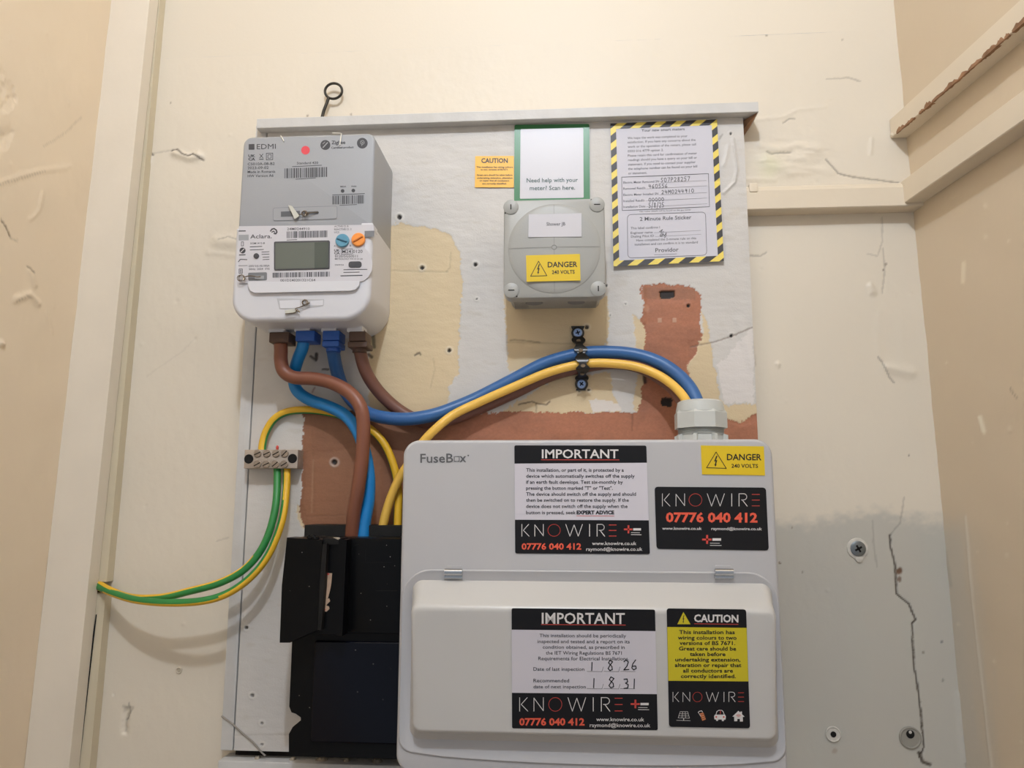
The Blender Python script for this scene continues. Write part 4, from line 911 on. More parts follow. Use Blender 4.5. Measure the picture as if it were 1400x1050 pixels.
def pen(b, s, x0, x1, yb, h, T, Y, wd, slope=0.0):
    n = len(s); cw = (x1-x0)/n
    for i, ch in enumerate(s):
        for st_ in PEN.get(ch, []):
            b.stroke([T(x0+cw*(i+.1+.8*u), yb-h*v+slope*cw*i) for u, v in st_], wd, Y)
b = MB(); pen(b, 'S07P28257', 378, 565, 452, 26, N5, NY2, .75, -.05); pen(b, '460556', 303, 425, 490, 24, N5, NY2, .75, -.03); pen(b, '24M0244910', 383, 590, 526, 23, N5, NY2, .75, -.05); pen(b, '00000', 303, 403, 572, 20, N5, NY2, .75, -.04); pen(b, '5/8/25', 303, 402, 612, 30, N5, NY2, .75, -.04)
b.stroke([N5(*p) for p in ((372,762),(385,752),(392,748),(380,765),(400,762))], .8, NY2); b.stroke([N5(*p) for p in ((375,785),(385,772),(395,775),(388,792),(376,790),(398,775),(402,790),(415,768),(412,790),(404,800))], .8, NY2)
b.build('handwriting', m_ink, notice, smooth=0)

# =================================================================== BANDING STRAP
sp = [(790,446),(790,458),(791,466),(792,472),(794,478),(795,484),(796,491),(797,498),(797,504),(796,511),(795.5,517),(795,526),(794,534)]
sd = [BY-.0012, BY-.0014, -.030, -.0395, -.0435, -.0450, -.0520, -.0535, -.0515, -.038, -.0255, BY-.0014, BY-.0012]
sP = crom([at(x, y, d) for (x, y), d in zip(sp, sd)], 10)
b = MB(); L = []
for k, p in enumerate(sP):
    t = k/(len(sP)-1); wv = .0062+.0020*math.cos(t*2*math.pi*6+.2)
    if t > .96: wv *= .7
    tv = sP[min(k+1, len(sP)-1)]-sP[max(k-1, 0)]; tv /= np.linalg.norm(tv); nn = np.cross(np.array([1.0,0,0]), tv); nn = nn/np.linalg.norm(nn)*(-1 if nn[1] > 0 else 1)
    L.append([p+np.array([-wv,0,0])-nn*.0001, p+np.array([wv,0,0])-nn*.0001, p+np.array([wv,0,0])+nn*.0011, p+np.array([-wv,0,0])+nn*.0011])
strap = b.loops(L).build('banding_strap', m_strap, smooth=40); tag(strap, 'black perforated strap screwed over the cables below the junction box', 'strap')
b = MB()
for y, d, x in ((466,-.0325,791),(479,-.0465,794),(500,-.0560,797),(511,-.0410,796)):
    c = at(x, y, d-.0003); b.add([(c[0]+.0026*math.cos(a), c[1]-.0006+(0 if True else 0), c[2]+.0021*math.sin(a)) for a in [i*math.pi/6 for i in range(12)]], [tuple(range(12))])
b.build('strap_hole', mat('hole_shadow_tan', (120,104,84), .8), strap, smooth=0)
for x, y, rr0 in ((790,455,.3), (795,525,.9)):
    c = at(x, y, BY-.003); b = MB(); b.lathe((c[0], BY-.0012, c[2]), (0,-1,0), [(.0078,0),(.0078,.0016),(.0068,.0020)], 24, 0); b.build('washer', m_strap, strap)
    b = MB(); cross_head(b, c, .0056, BY-.0030, 0, 1, rr0); b.build('screw', [m_steel, m_hole], strap)

# =================================================================== CONSUMER UNIT
CY = -.137; CYC = -.174
cx0, cx1 = at(550.5,650,CY)[0], at(1058,650,CY)[0]; cz1, cz0 = at(800,601,CY)[2], at(800,1064,CY)[2]
cu = thing('consumer_unit', ((cx0+cx1)/2, BY, cz0), 'large white consumer unit with a raised lower cover and several warning stickers', 'fuse box')
MB().rr(cx0, cx1, cz0, cz1, BY-.0035, CY, (.017,.017,.017,.017), .0035, 5, nc=10).build('enclosure', m_cu, cu)
K4 = lambda x, y: (530+x/4.374, 580+y/4.374)
# door frame ridge
dz1 = at(800,780,CY)[2]; dxa, dxb = at(548.5,850,CY)[0], at(1066.5,850,CY)[0]; dzb_ = at(800,1046,CY)[2]; dzs = at(560,1029,CY)[2]
def door_outline(ins=0.0):
    o = []
    xa, xb, zt = dxa+ins, dxb-ins, dz1-ins; r = .030-ins
    for k in range(9): a = R_(90*k/8); o.append((xb-r+r*math.cos(a), zt-r+r*math.sin(a)))
    for k in range(9): a = R_(90+90*k/8); o.append((xa+r+r*math.cos(a), zt-r+r*math.sin(a)))
    r2 = .014; zc = dzs+ins
    for k in range(5): a = R_(180+80*k/4); o.append((xa+r2+r2*math.cos(a), zc+r2+r2*math.sin(a)))
    for k in range(1, 12): u = k/12; xx = xa+r2+(xb-xa-2*r2)*u; o.append((xx, zc-(dzs-dzb_)*math.sin(math.pi*u)**.6*1.0))
    for k in range(5): a = R_(280+80*k/4); o.append((xb-r2+r2*math.cos(a), zc+r2+r2*math.sin(a)))
    return o
b = MB(); b.loops([[(x, CY+.001, z) for x, z in door_outline(0)], [(x, CY-.0008, z) for x, z in door_outline(.0002)], [(x, CY-.0016, z) for x, z in door_outline(.0010)], [(x, CY-.0016, z) for x, z in door_outline(.0018)], [(x, CY-.0010, z) for x, z in door_outline(.0026)]])
door = b.build('door', m_cu, cu, smooth=50)
# raised cover with sloping top
px0, px1 = at(561,900,CY-.004)[0], at(1061,900,CY-.004)[0]
zt0, zt1 = at(800,795,CY)[2], at(800,834,CYC)[2]; zb1, zb0 = at(800,994,CY-(CY-CYC)*.45)[2], at(800,1009,CY-.008)[2]
rv = MB(); L = []
zb00 = at(800,1016,CY)[2]
dz_ = zt0-zt1
steps = [(0, zt0, zb00, .011, CY-.0008), (.0004, zt0-.0006, zb00+.0004, .011, CY-.0025), (.0016, zt0-.0022, zb00+.0012, .0105, CY-.0046), (.003, zt0-.25*dz_, zb0+.001, .010, CY-.0115), (.0046, zt0-.55*dz_, zb0+.002, .0095, CY-.0215), (.0056, zt0-.82*dz_, zb0+.004, .009, CYC+.0040), (.0066, zt0-.95*dz_, zb0+.0055, .009, CYC+.0012), (.0078, zt1-.0012, zb0+.0072, .008, CYC+.0003), (.0105, zt1-.0035, zb1+.001, .007, CYC)]
def lean(y_, z): return CY-(CY-y_)*(1-.55*min(1, max(0, (zt1-z)/(zt1-zb1))))
for ins, zt_, zb_, r_, y_ in steps: L.append([(x, lean(y_, z), z) for x, z in rect(px0+ins, px1-ins, zb_, zt_, r_, 8)])
rv.loops(L); rv.build('raised_cover', m_cover, door, smooth=50)
# hinges
for hx, w0 in ((620, 24), (990, 25)):
    a, c = at(hx-w0/2, 783, CY-.004), at(hx+w0/2, 783, CY-.004)
    zc = at(hx, 783, CY-.004)[2]
    h_ = MB().tube([(a[0], CY-.004, zc+.0005), (c[0], CY-.004, zc+.0005)], .0036, 16).tube([(a[0]-.0005, CY-.003, zc-.0042), (c[0], CY-.003, zc-.0042)], .0020, 12)
    h_.build('hinge', m_chrome, cu)
    MB().rr(a[0]+.001, c[0]-.001, zc+.003, zc+.007, CY, CY-.001, .0015, .0005).build('hinge_plate', m_cu, cu)
# wordmark
U5 = lambda x, y: (690+x/5.833, 590+y/5.833)
b = MB(); yy = CY-.0003
T_(b, K4, 'FuseB', 195, 230, 392, 52, yy, -.01, 0, .012); T_(b, K4, 'x', 430, 226, 470, 52, yy, 0, 0, .012)
b.stroke([K4(398,193), K4(398,222), K4(412,222)], 1.0, yy); b.stroke([K4(412,193), K4(428,193), K4(428,222), K4(418,222)], 1.0, yy); b.stroke([K4(404,193), K4(408,193)], 1.0, yy)
b.poly([K4(482+5*math.cos(a), 187+5*math.sin(a)) for a in [i*math.pi/5 for i in range(10)]], yy)
b.build('wordmark', mat('grey_ink', (92,92,94), .5), [o for o in cu.children if o.name.startswith('enclosure')][0], smooth=0)
# --- thin line logo drawn as strokes
def logo(w_, r_, T, K, Nn, O, Wx, I, R, E, y0, y1, Y, lw_=.9):
    P = lambda x, y: T(x, y)
    ym = (y0+y1)/2
    w_.stroke([P(K[0], y0), P(K[0], y1)], lw_, Y); w_.stroke([P(K[1]-4, y0), P(K[0]+12, ym), P(K[1], y1)], lw_, Y)
    w_.stroke([P(Nn[0], y1), P(Nn[0], y0+3), P(Nn[1], y1-3), P(Nn[1], y0)], lw_, Y)
    cx, cy, rx, ry = (O[0]+O[1])/2, ym, (O[1]-O[0])/2, (y1-y0)/2
    r_.stroke([P(cx+rx*math.cos(a), cy+ry*math.sin(a)) for a in [i*math.pi/16 for i in range(32)]], lw_*.85, Y, closed=True)
    q_ = (Wx[1]-Wx[0])/4; w_.stroke([P(Wx[0], y0), P(Wx[0]+q_, y1), P(Wx[0]+2*q_, y0+4), P(Wx[0]+3*q_, y1), P(Wx[1], y0)], lw_, Y)
    w_.stroke([P(I, y0), P(I, y1)], lw_*1.2, Y)
    hh = (y1-y0)*.5; cxr = R[0]+(R[1]-R[0])*.55
    w_.stroke([P(R[0], y1), P(R[0], y0), P(cxr, y0)]+[P(cxr+(R[1]-cxr-3)*math.sin(a), y0+hh/2-hh/2*math.cos(a)) for a in [i*math.pi/8 for i in range(1, 9)]]+[P(R[0]+16, y0+hh)], lw_*1.2, Y)
    w_.stroke([P(R[0]+(R[1]-R[0])*.4, y0+hh), P(R[1], y1)], lw_*1.2, Y)
    for y in (y0+5, ym+1, y1-2): r_.stroke([P(E[0], y), P(E[1], y)], lw_*1.1, Y)
def logo_on(st, *a, **k):
    w_, r_ = MB(), MB(); logo(w_, r_, *a, **k); w_.build('logo_letters', m_wink, st, smooth=0); r_.build('logo_red_strokes', m_red, st, smooth=0)
def badge_on(st, *a):
    w_, r_ = MB(), MB(); badge(w_, r_, *a); r_.build('red_cross', m_red, st, smooth=0); w_.build('badge_bars', m_wink, st, smooth=0)
def badge(w_, r_, T, cx, cy, sc_, Y):
    P = lambda x, y: T(cx+x*sc_, cy+y*sc_)
    r_.poly([P(-36,-7), P(32,-7), P(32,7), P(-36,7)], Y); r_.poly([P(-7,-33), P(7,-33), P(7,32), P(-7,32)], Y)
    w_.poly([P(38,-9), P(100,-9), P(100,9), P(38,9)], Y); w_.stroke([P(22,26), P(90,27)], .7, Y); w_.stroke([P(22,42), P(102,43)], .8, Y)
def banner(par, quad_top, quad_bot, T, Y): pass
# sticker 1: upper "important"
def important(par, T, quad, hdr, ftr, Y, label):
    st_ = sticker(par, 'warning_sticker', [T(*p) for p in quad], Y, m_blackst, .0005, 2.6, label)
    (tl, tr, br, bl) = quad
    e = lambda a, b_, y: a[0]+(b_[0]-a[0])*(y-a[1])/(b_[1]-a[1])
    MB().poly([T(e(tl,bl,hdr[0]), hdr[0]), T(e(tr,br,hdr[1]), hdr[1]), T(e(tr,br,ftr[1]), ftr[1]), T(e(tl,bl,ftr[0]), ftr[0])], Y-.0001).build('white_panel', m_whitest, st_, smooth=0)
    return st_
encl = [o for o in cu.children if o.name.startswith('enclosure')][0]
SY = CY-.0007; LY = SY-.0003
st1 = important(encl, U5, ((77,110),(1130,112),(1158,978),(84,972)), (256,249), (703,708), SY, 'black and white warning sticker, upper of the two large ones')
bl_, wl, rl, ol = MB(), MB(), MB(), MB()
T_(wl, U5, 'IMPORTANT', 296, 212, 907, 68, LY, 0, 0, .015); rl.stroke([U5(292,225), U5(912,226)], .9, LY)
for s, yb, x1 in (('This installation, or part of it, is protected by a',320,950),('device which automatically switches off the supply',368,1037),('if an earth fault develops. Test six-monthly by',416,943),('pressing the button marked "T" or "Test".',464,862),('The device should switch off the supply and should',512,1047),('then be switched on to restore the supply. If the',560,990),('device does not switch off the supply when the',609,980),('button is pressed, seek',659,567)): T_(bl_, U5, s, 171, yb, x1, 27, LY, 0, 0, .014)
T_(bl_, U5, 'EXPERT ADVICE', 573, 659, 873, 27, LY, 0, 0, .05); rl.stroke([U5(573,672), U5(873,673)], .6, LY)
logo_on(st1, U5, (137,195), (240,308), (345,443), (487,620), 677, (737,797), (833,890), 740, 835, LY); badge_on(st1, U5, 987, 780, 1, LY)
T_(ol, U5, '07776 040 412', 135, 940, 611, 47, LY, 0, 0, .03); T_(wl, U5, 'www.knowire.co.uk', 697, 905, 1050, 27, LY, 0, 0, .008); T_(wl, U5, 'raymond@knowire.co.uk', 650, 951, 1098, 27, LY, 0, 0, .008)
def put(st, *pairs):
    for b_, mt, nm in pairs:
        if b_.v: b_.build(nm, mt, st, smooth=0)
put(st1, (bl_, m_black, 'black_lettering'), (wl, m_wink, 'white_lettering'), (rl, m_red, 'red_marks'), (ol, m_orangeink, 'orange_lettering'))
# sticker 2: business sticker
V5 = lambda x, y: (880+x/5, 590+y/5)
st2 = sticker(encl, 'contact_sticker', [V5(*p) for p in ((75,377),(836,383),(856,813),(88,802))], SY, m_blackst, .0005, 5, 'all black contact sticker at the consumer unit\'s upper right')
wl, rl, ol = MB(), MB(), MB()
logo_on(st2, V5, (128,180), (221,280), (310,398), (435,552), 602, (652,708), (741,792), 425, 510, LY, .8); T_(ol, V5, '07776 040 412', 152, 617, 778, 61, LY, .004, 0, .035)
T_(wl, V5, 'www.knowire.co.uk', 127, 671, 397, 19, LY, .004, 0, .012); T_(wl, V5, 'raymond@knowire.co.uk', 463, 673, 808, 19, LY, .004, 0, .012); badge_on(st2, V5, 434, 738, .95, LY)
put(st2, (wl, m_wink, 'white_lettering'), (rl, m_red, 'red_marks'), (ol, m_orangeink, 'orange_lettering'))
danger(encl, V5, ((391,95),(822,101),(830,300),(399,293)), ((495,140),(430,247),(565,252)), (468,165,520,240), (569,806,195,41,.004), (600,782,247,25,.004), SY, 'yellow danger sticker at the consumer unit\'s top right', 1.0)
# sticker 3: lower "important"
G5 = lambda x, y: (690+x/5.527, 820+y/5.527)
cov = [o for o in door.children if o.name.startswith('raised_cover')][0]
class Lean:
    """the leaning front of the raised cover as a depth for at(); minus brings print forward"""
    def __init__(s, off): s.off = off
    def __sub__(s, d): return Lean(s.off-d)
    def __call__(s, px, py):
        d = ray(px, py); k = -(CY-CYC)*-.55/(zt1-zb1); y0 = CYC+s.off
        t = (y0+k*(zt1-CAM[2])-CAM[1])/(d[1]+k*d[2]); return CAM[1]+d[1]*t
SY2 = Lean(-.0007); LY2 = SY2-.0003
# stickers sit directly on the door cover; third level is the print
st3 = important(door, G5, ((52,64),(1136,74),(1157,986),(56,972)), (226,237), (703,713), SY2, 'black and white warning sticker with handwritten dates, lower of the two')
bl_, wl, rl, ol = MB(), MB(), MB(), MB()
T_(wl, G5, 'IMPORTANT', 280, 180, 908, 80, LY2, .003, 0, .015); rl.stroke([G5(277,187), G5(913,191)], .9, LY2)
for s, x0, yb, x1 in (('This installation should be periodically',263,283,917),('inspected and tested and a report on its',248,327,945),('condition obtained, as prescribed in',287,370,907),('the IET Wiring Regulations BS 7671',311,414,885),('Requirements for Electrical Installations.',254,456,940),('Date of last inspection',217,536,602),('Recommended',217,623,487),('date of next inspection',217,669,613)): T_(bl_, G5, s, x0, yb, x1, 26, LY2, .003)
for yy in (541, 671):
    for a, c in ((622,733),(748,860),(873,985)): bl_.stroke([G5(a, yy), G5(c, yy+2)], .4, LY2)
    for a in (740, 866): bl_.stroke([G5(a-6, yy+4), G5(a+6, yy-34)], .4, LY2)
logo_on(st3, G5, (113,175), (221,292), (333,432), (478,612), 669, (730,795), (833,889), 739, 842, LY2); badge_on(st3, G5, 988, 788, 1, LY2)
T_(ol, G5, '07776 040 412', 110, 948, 603, 51, LY2, 0, 0, .035); T_(wl, G5, 'www.knowire.co.uk', 692, 917, 1054, 28, LY2, .004, 0, .008); T_(wl, G5, 'raymond@knowire.co.uk', 643, 961, 1100, 28, LY2, .004, 0, .008)
hd = MB(); LP = LY2-.0001
pen(hd, '1', 630, 690, 535, 62, G5, LP, 1.3); pen(hd, '8', 768, 832, 535, 78, G5, LP, 1.3); pen(hd, '26', 890, 1010, 530, 76, G5, LP, 1.3)
pen(hd, '1', 645, 705, 665, 70, G5, LP, 1.3); pen(hd, '8', 772, 845, 665, 82, G5, LP, 1.3); pen(hd, '31', 890, 1010, 670, 72, G5, LP, 1.3)
put(st3, (bl_, m_ink, 'black_lettering'), (wl, m_wink, 'white_lettering'), (rl, m_red, 'red_marks'), (ol, m_orangeink, 'orange_lettering'), (hd, m_black, 'handwriting'))
# sticker 4: caution
H5 = lambda x, y: (900+x/5.679, 820+y/5.679)
st4 = sticker(door, 'caution_label', [H5(*p) for p in ((65,67),(682,75),(713,998),(84,986))], SY2, m_blackst, .0005, 4, 'tall yellow and black caution sticker right of the dated one')
yl_, bl_, wl, rl, ol = MB(), MB(), MB(), MB(), MB()
yl_.poly([H5(*p) for p in ((69,211),(686,218),(700,634),(78,629))], SY2-.0001); yl_.poly([H5(195,95), H5(148,190), H5(250,190)], SY2-.0001)
bl_.poly([H5(180+(212-180)*u, 118+(182-118)*v) for u, v in BOLT], LY2)
T_(wl, H5, 'CAUTION', 278, 171, 622, 55, LY2, .01, 0, .03); rl.stroke([H5(280,186), H5(620,191)], .8, LY2)
for s, x0, yb, x1 in (('This installation has',162,265,594),('wiring colours to two',152,308,608),('versions of BS 7671.',165,350,598),('Great care should be',160,393,605),('taken before',245,436,522),('undertaking extension,',132,478,638),('alteration or repair that',128,521,645),('all conductors are',192,564,580),('correctly identified.',175,607,603)): T_(bl_, H5, s, x0, yb, x1, 29, LY2, .003, 0, .02)
logo_on(st4, H5, (114,160), (191,245), (268,340), (372,468), 510, (548,597), (621,664), 717, 792, LY2, .65)
# icons: solar panel, battery, car, house
for u in range(4):
    t = u/3; wl.stroke([H5(170-16*t, 869+48*t), H5(228+14*t, 869+50*t)], .5, LY2); wl.stroke([H5(170+58*t, 869), H5(154+88*t, 918)], .5, LY2)
wl.stroke([H5(142,936), H5(248,939)], .5, LY2); wl.stroke([H5(197,918), H5(197,937)], .9, LY2)
ol.poly([H5(322,882), H5(350,876), H5(370,928), H5(342,940)], LY2); wl.stroke([H5(310,875), H5(318,866), H5(336,862), H5(344,872)], .9, LY2); wl.stroke([H5(312,876), H5(330,905)], .6, LY2)
for y in (895, 911, 925): bl_.stroke([H5(322+(y-882)*.4, y), H5(362+(y-895)*.3, y-10)], .5, LY2-.0001)
wl.poly([H5(*p) for p in ((440,892),(518,892),(525,905),(522,930),(510,932),(508,942),(495,942),(492,930),(466,930),(462,941),(450,940),(448,930),(436,928),(433,905))], LY2); wl.stroke([H5(448,892), H5(455,868), H5(470,858), H5(492,858), H5(505,870), H5(512,893)], .9, LY2)
rl.poly([H5(470+26*u, 856+34*v) for u, v in BOLT], LY2-.0001)
for cx in (450, 508): rl.poly([H5(cx+7*math.cos(a), 910+7*math.sin(a)) for a in [i*math.pi/5 for i in range(10)]], LY2-.0001)
wl.poly([H5(*p) for p in ((622,862),(638,876),(638,868),(650,868),(650,888),(670,908),(656,910),(657,945),(634,945),(633,925),(614,925),(613,943),(590,943),(589,908),(575,907))], LY2)
for k in (8, 16, 24): rl.stroke([H5(623+k*math.sin(a), 915-k*math.cos(a)) for a in [R_(-50+20*i) for i in range(6)]], .6, LY2-.0001)
put(st4, (yl_, m_yellow2, 'yellow_panel'), (bl_, m_black, 'black_lettering'), (wl, m_wink, 'white_lettering'), (rl, m_red, 'red_marks'), (ol, mat('battery_orange', (214,130,84), .4), 'orange_icon'))

# =================================================================== CABLE GLAND
GY = -.085; gz0 = cz1
gc = at(957.5, 570, GY); gx = gc[0]
gzt = at(957.5, 546, GY-.012)[2]; gz_hex1 = at(957.5, 562, GY-.028)[2]; gz_hex0 = at(957.5, 583, GY-.028)[2]; gz_c = at(957.5, 591, GY-.028)[2]
gl = thing('cable_gland', (gx, GY, gz0), 'chunky light grey cable gland on top of the consumer unit', 'cable gland')
rg = (at(994,575,GY)[0]-at(921,575,GY)[0])/2
b = MB(); nh = 8; prof = [(rg, gz_hex0), (rg*1.0, gz_hex1), (rg*.93, gz_hex1+.003)]
b.loops([[(gx+r_*math.cos(R_(22.5+45*i)), GY+r_*math.sin(R_(22.5+45*i)), z) for i in range(8)] for r_, z in prof])
b.build('nut', m_gland, gl, smooth=20)
b = MB(); b.lathe((gx, GY, 0), (0,0,1), [(rg*.92, gz_hex1+.0015), (rg*.90, gz_hex1+.005), (rg*.84, gzt-.0022), (rg*.74, gzt-.0004), (rg*.66, gzt), (rg*.60, gzt-.001), (rg*.60, gz_hex1)], 40); b.build('dome_cap', m_gland, gl, smooth=40)
b = MB(); b.lathe((gx, GY, 0), (0,0,1), [(rg*.60, gz_hex1+.001), (rg*.60, gzt-.0015)], 30); b.build('rubber_seal', m_dark, gl)
b = MB(); zz = gz_hex0; n_t = 5; pr = []
for k in range(n_t): z1 = zz-(gz_hex0-gz_c)*(k)/n_t; pr += [(rg*.80, z1), (rg*.86, z1-.0008)]
pr += [(rg*.8, gz_c-.001), (rg*.8, gz0)]
b.lathe((gx, GY, 0), (0,0,1), pr, 36); b.build('thread', m_gland, gl, smooth=15)
b = MB(); b.loops([[(gx+rg*r_*math.cos(R_(22.5+45*i)), GY+rg*r_*math.sin(R_(22.5+45*i)), z) for i in range(8)] for r_, z in ((.86, gz0), (.86, gz_c-.0016), (.80, gz_c-.0006))])
col = b.build('collar', m_gland, gl, smooth=20)
for i in range(8):
    a = R_(22.5+45*i); v = np.array([math.cos(a), math.sin(a)]); n_ = np.array([-v[1], v[0]])*.002
    q0 = np.array([gx, GY])+v*rg*.84; q1 = np.array([gx, GY])+v*rg*1.0
    b = MB().hexa([(*(q0-n_), gz0), (*(q1-n_), gz0), (*(q1+n_), gz0), (*(q0+n_), gz0)], [(*(q0-n_), gz_c), (*(q1-n_), gz_c-.0015), (*(q1+n_), gz_c-.0015), (*(q0+n_), gz_c)]); b.build('rib', m_gland, col, smooth=0)

# =================================================================== BLACK SERVICE CUTOUT
so = thing('service_cutout', (at(465,1037,-.09)[0], BY, at(465,1037,-.09)[2]), 'black plastic supply cutout box left of the consumer unit', 'cutout box')
sxr = cx0-.0015; SFY = -.100; SCY = -.126
zt_s, zb_s = at(470,735,SFY)[2], at(470,1036,SFY)[2]
# rear block with cable entries
MB().rr(at(416,722,-.062)[0], sxr, at(470,800,-.062)[2], at(470,718,-.062)[2], BY, -.062, .0012, .001).build('rear_block', m_bake2, so)
# main body outline with the notch in its left side
xL = at(398,900,SFY)[0]; Lp = lambda x, y: tuple(at(x, y, SFY)[[0, 2]])
pts = [Lp(470,735)]; 
ol_ = [(xL, zt_s), (sxr, zt_s), (sxr, zb_s), (xL+.0005, zb_s), Lp(394.5,1030), Lp(394.5,1004), Lp(400,994), Lp(411,985), Lp(411,981), Lp(404,976), Lp(398,974), (xL, Lp(397,966)[1])]
c_ = np.mean(np.array(ol_), 0)
b = MB(); b.loops([[(x, BY, z) for x, z in ol_], [(x, SFY+.002, z) for x, z in ol_], [(x+(c_[0]-x)*.012, SFY, z+(c_[1]-z)*.006) for x, z in ol_]])
b.build('body', m_bake, so, smooth=0)
# front panels: upper right block, lower cover
xm = at(477,800,SFY)[0]
up = MB().rr(xm, sxr, at(500,865,SFY)[2], zt_s-.0005, SFY, SFY-.006, .002, .0015).build('terminal_cover', m_bake, so)
b = MB(); K5 = lambda x, y: (375+x/5.249, 700+y/5.249)
b.stroke([K5(655,275), K5(655,362), K5(840,362)], .5, SFY-.0063); b.stroke([K5(730,565), K5(880,565)], 1.0, SFY-.0063); b.stroke([K5(565,245), K5(605,232)], .8, SFY-.0063); b.build('moulded_line', m_bake2, up, smooth=0)
MB().rr(at(430,900,SFY)[0], sxr, at(470,1015,SFY)[2], at(470,876,SFY)[2], SFY, SFY-.004, .003, .002).build('lower_cover', mat('navy_black_plastic', (8,10,20), .25, vary=.1, spec=.2), so)
# fuse carrier: two cheeks with a slot, leaning a little
def pb(pts, yb, yf): 
    f = [at(x, y, yf) for x, y in pts]; return MB().loops([[np.array([p[0], yb, p[2]]) for p in f], [np.array([p[0], yf+.001, p[2]]) for p in f], [p+(sum(f)/len(f)-p)*.012 for p in f]])
pb([(392,735),(441,738),(437,795),(434,862),(396,879),(382,879),(385,800)], SFY, SCY).build('fuse_carrier', m_bake, so, smooth=0)
fc = [o for o in so.children if o.name.startswith('fuse_carrier')][0]
b = pb([(441,744),(447,743),(444,800),(439,862),(434,862),(437,795)], SFY, SCY-.001); b.build('carrier_edge', m_bake2, fc, smooth=0)
pb([(440,742),(468,742),(466,868),(434,868)], SFY, SCY+.0075).build('slot_floor', m_bake, so, smooth=0)
pb([(463,737),(474,738),(471,800),(468,870),(459,870),(462,800)], SFY, SCY+.002).build('carrier_cheek', m_bake, so, smooth=0)
pb([(441,736),(468,736),(467,744),(441,745)], SFY, SCY+.004).build('carrier_cap', m_bake2, so, smooth=0)
b = MB().tube(crom([at(x, y, SCY+.002) for x, y in ((421,733),(424,736),(428,733),(432,737),(436,734))], 4), .002, 8); b.build('seal_lug', m_bake, so)
b = MB().poly([K5(*p) for p in ((372,438),(415,440),(408,520),(398,570),(385,620),(360,625),(352,600),(365,540))], SCY+.0068, 0, .0004); b.poly([K5(*p) for p in ((372,440),(395,440),(394,452),(372,452))], SCY+.0066, 1)
b.build('torn_label', [m_tag, m_red], so, smooth=0)
b = MB().poly([K5(*p) for p in ((362,625),(395,620),(400,640),(372,670),(392,678),(396,695),(375,715),(342,712),(338,690),(358,672))], SCY+.0068, 0, .0004); b.poly([K5(*p) for p in ((345,688),(372,700),(358,712),(340,708))], SCY+.0066, 1)
b.build('torn_label', [m_tag, m_red], so, smooth=0)
b = MB(); b.poly([K5(*p) for p in ((415,180),(470,182),(472,205),(440,192))], SCY-.0005+.004, 0, .0004); b.build('dust_patch', m_grunge, so, smooth=0)
b = MB()
for k in range(26):
    x, y = random.uniform(392, 540), random.uniform(742, 1000); Yd = SCY-.0013 if x < 434 and y < 862 else (SFY-.0066 if x > 480 and y < 860 else SFY-.0045)
    if 434 < x < 480: continue
    s_ = random.uniform(.2, .5); b.poly([(x-s_, y-s_), (x+s_, y-s_), (x+s_, y+s_), (x-s_, y+s_)], Yd)
tag(b.build('dust_specks', mat('dust', (150,145,135), .8), so, smooth=0), 'specks of dust', kind='stuff')

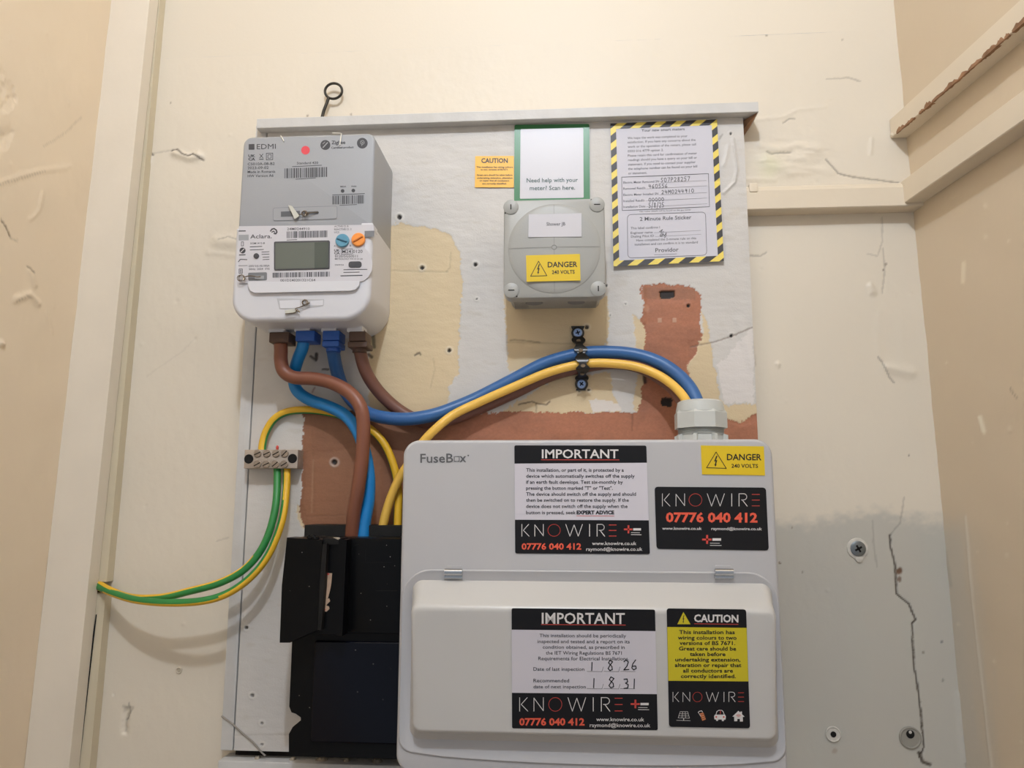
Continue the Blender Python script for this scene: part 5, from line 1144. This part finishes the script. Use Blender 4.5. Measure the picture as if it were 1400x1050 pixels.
# =================================================================== SMALL THINGS ON THE WALL
# screw eye above the capping strip
cyE = -.010; c = at(456, 124.5, cyE); rr_ = .0112
ring = [(c[0]+rr_*1.03*math.cos(a), cyE-.001*math.sin(a), c[2]+rr_*.93*math.sin(a)) for a in [R_(-118+i*10) for i in range(36)]]
eye = thing('screw_eye', at(441, 160, cyE), 'black iron ring on a stem poking up behind the board\'s top edge', 'hook')
MB().tube(ring, .0017, 10, closed=True).build('ring', m_iron, eye, smooth=60)
MB().tube(crom([(ring[0][0]-.0006, cyE, ring[0][2]+.0005), at(446, 143, cyE), at(442, 154, cyE), at(438, 172, cyE)], 4), .0021, 10).build('stem', m_iron, eye, smooth=60)
Z2 = lambda x, y: (1000+x/2.06, 540+y/2.06)
c = at(*Z2(358, 433), -.004); sw = thing('wall_screw', (c[0], 0, c[2]), 'zinc screw head in the grey wall right of consumer unit', 'screw')
b = MB(); cross_head(b, c, .0088, -.0025, 0, 1, .5); b.build('head', [mat('dull_steel', (125,130,132), .4, metal=.7), m_hole], sw)
MB().lathe((c[0], 0, c[2]), (0,-1,0), [(.0125,-.001),(.0120,.0016),(.0092,.0024)], 14, start=.3).build('broken_rim', mat('pale_plaster', (205,200,190), .8, vary=.1, nscale=150), sw, smooth=0)
MB().lathe((c[0]+.001, 0, c[2]-.0112), (0,-1,0), [(.0050,0),(.0045,.002),(.001,.003)], 9).build('plaster_flake', MATS['pale_plaster'], sw, smooth=0)
for (zx, zy, big, lab) in ((286,955,0,'small pale wall plug with black hole, left of the two low on the right'), (503,965,1,'large round grey filled wall plug beside the crack, low on the right')):
    c = at(*Z2(zx, zy), 0); pl = thing('wall_plug', (c[0], 0, c[2]), lab, 'wall plug'); r_ = .012 if big else .0085
    MB().lathe((c[0], 0, c[2]), (0,-1,0), [(r_,-.001),(r_,.0012),(r_*.9,.0018),(r_*.8,.001)], 26).build('plug', m_plug if big else MATS['pale_plaster'], pl)
    MB().lathe((c[0], -.0012, c[2]+(.004 if big else 0)), (0,-1,0), [(r_*.36,-.0005),(r_*.38,.0004)], 14).build('screw_hole', m_hole, pl)
    if big: MB().lathe((c[0], -.0016, c[2]+.0062), (0,-1,0), [(.002,-.0005),(.0016,.0006)], 8).build('plaster_flake', MATS['pale_plaster'], pl)
c = at(245, 916, 0); pl = thing('wall_plug', (c[0], 0, c[2]), 'tiny cream painted plug ring left of the board, under the earth cables', 'wall plug')
MB().tube([(c[0]+.0032*math.cos(a), -.001, c[2]+.0032*math.sin(a)) for a in [i*math.pi/6 for i in range(12)]], .0008, 6, closed=True).build('rim', m_cream, pl); MB().lathe((c[0], -.0003, c[2]), (0,-1,0), [(.0018,0),(.0016,.0005)], 10).build('plug', m_cream2, pl)
c = at(1064, 497, 0)
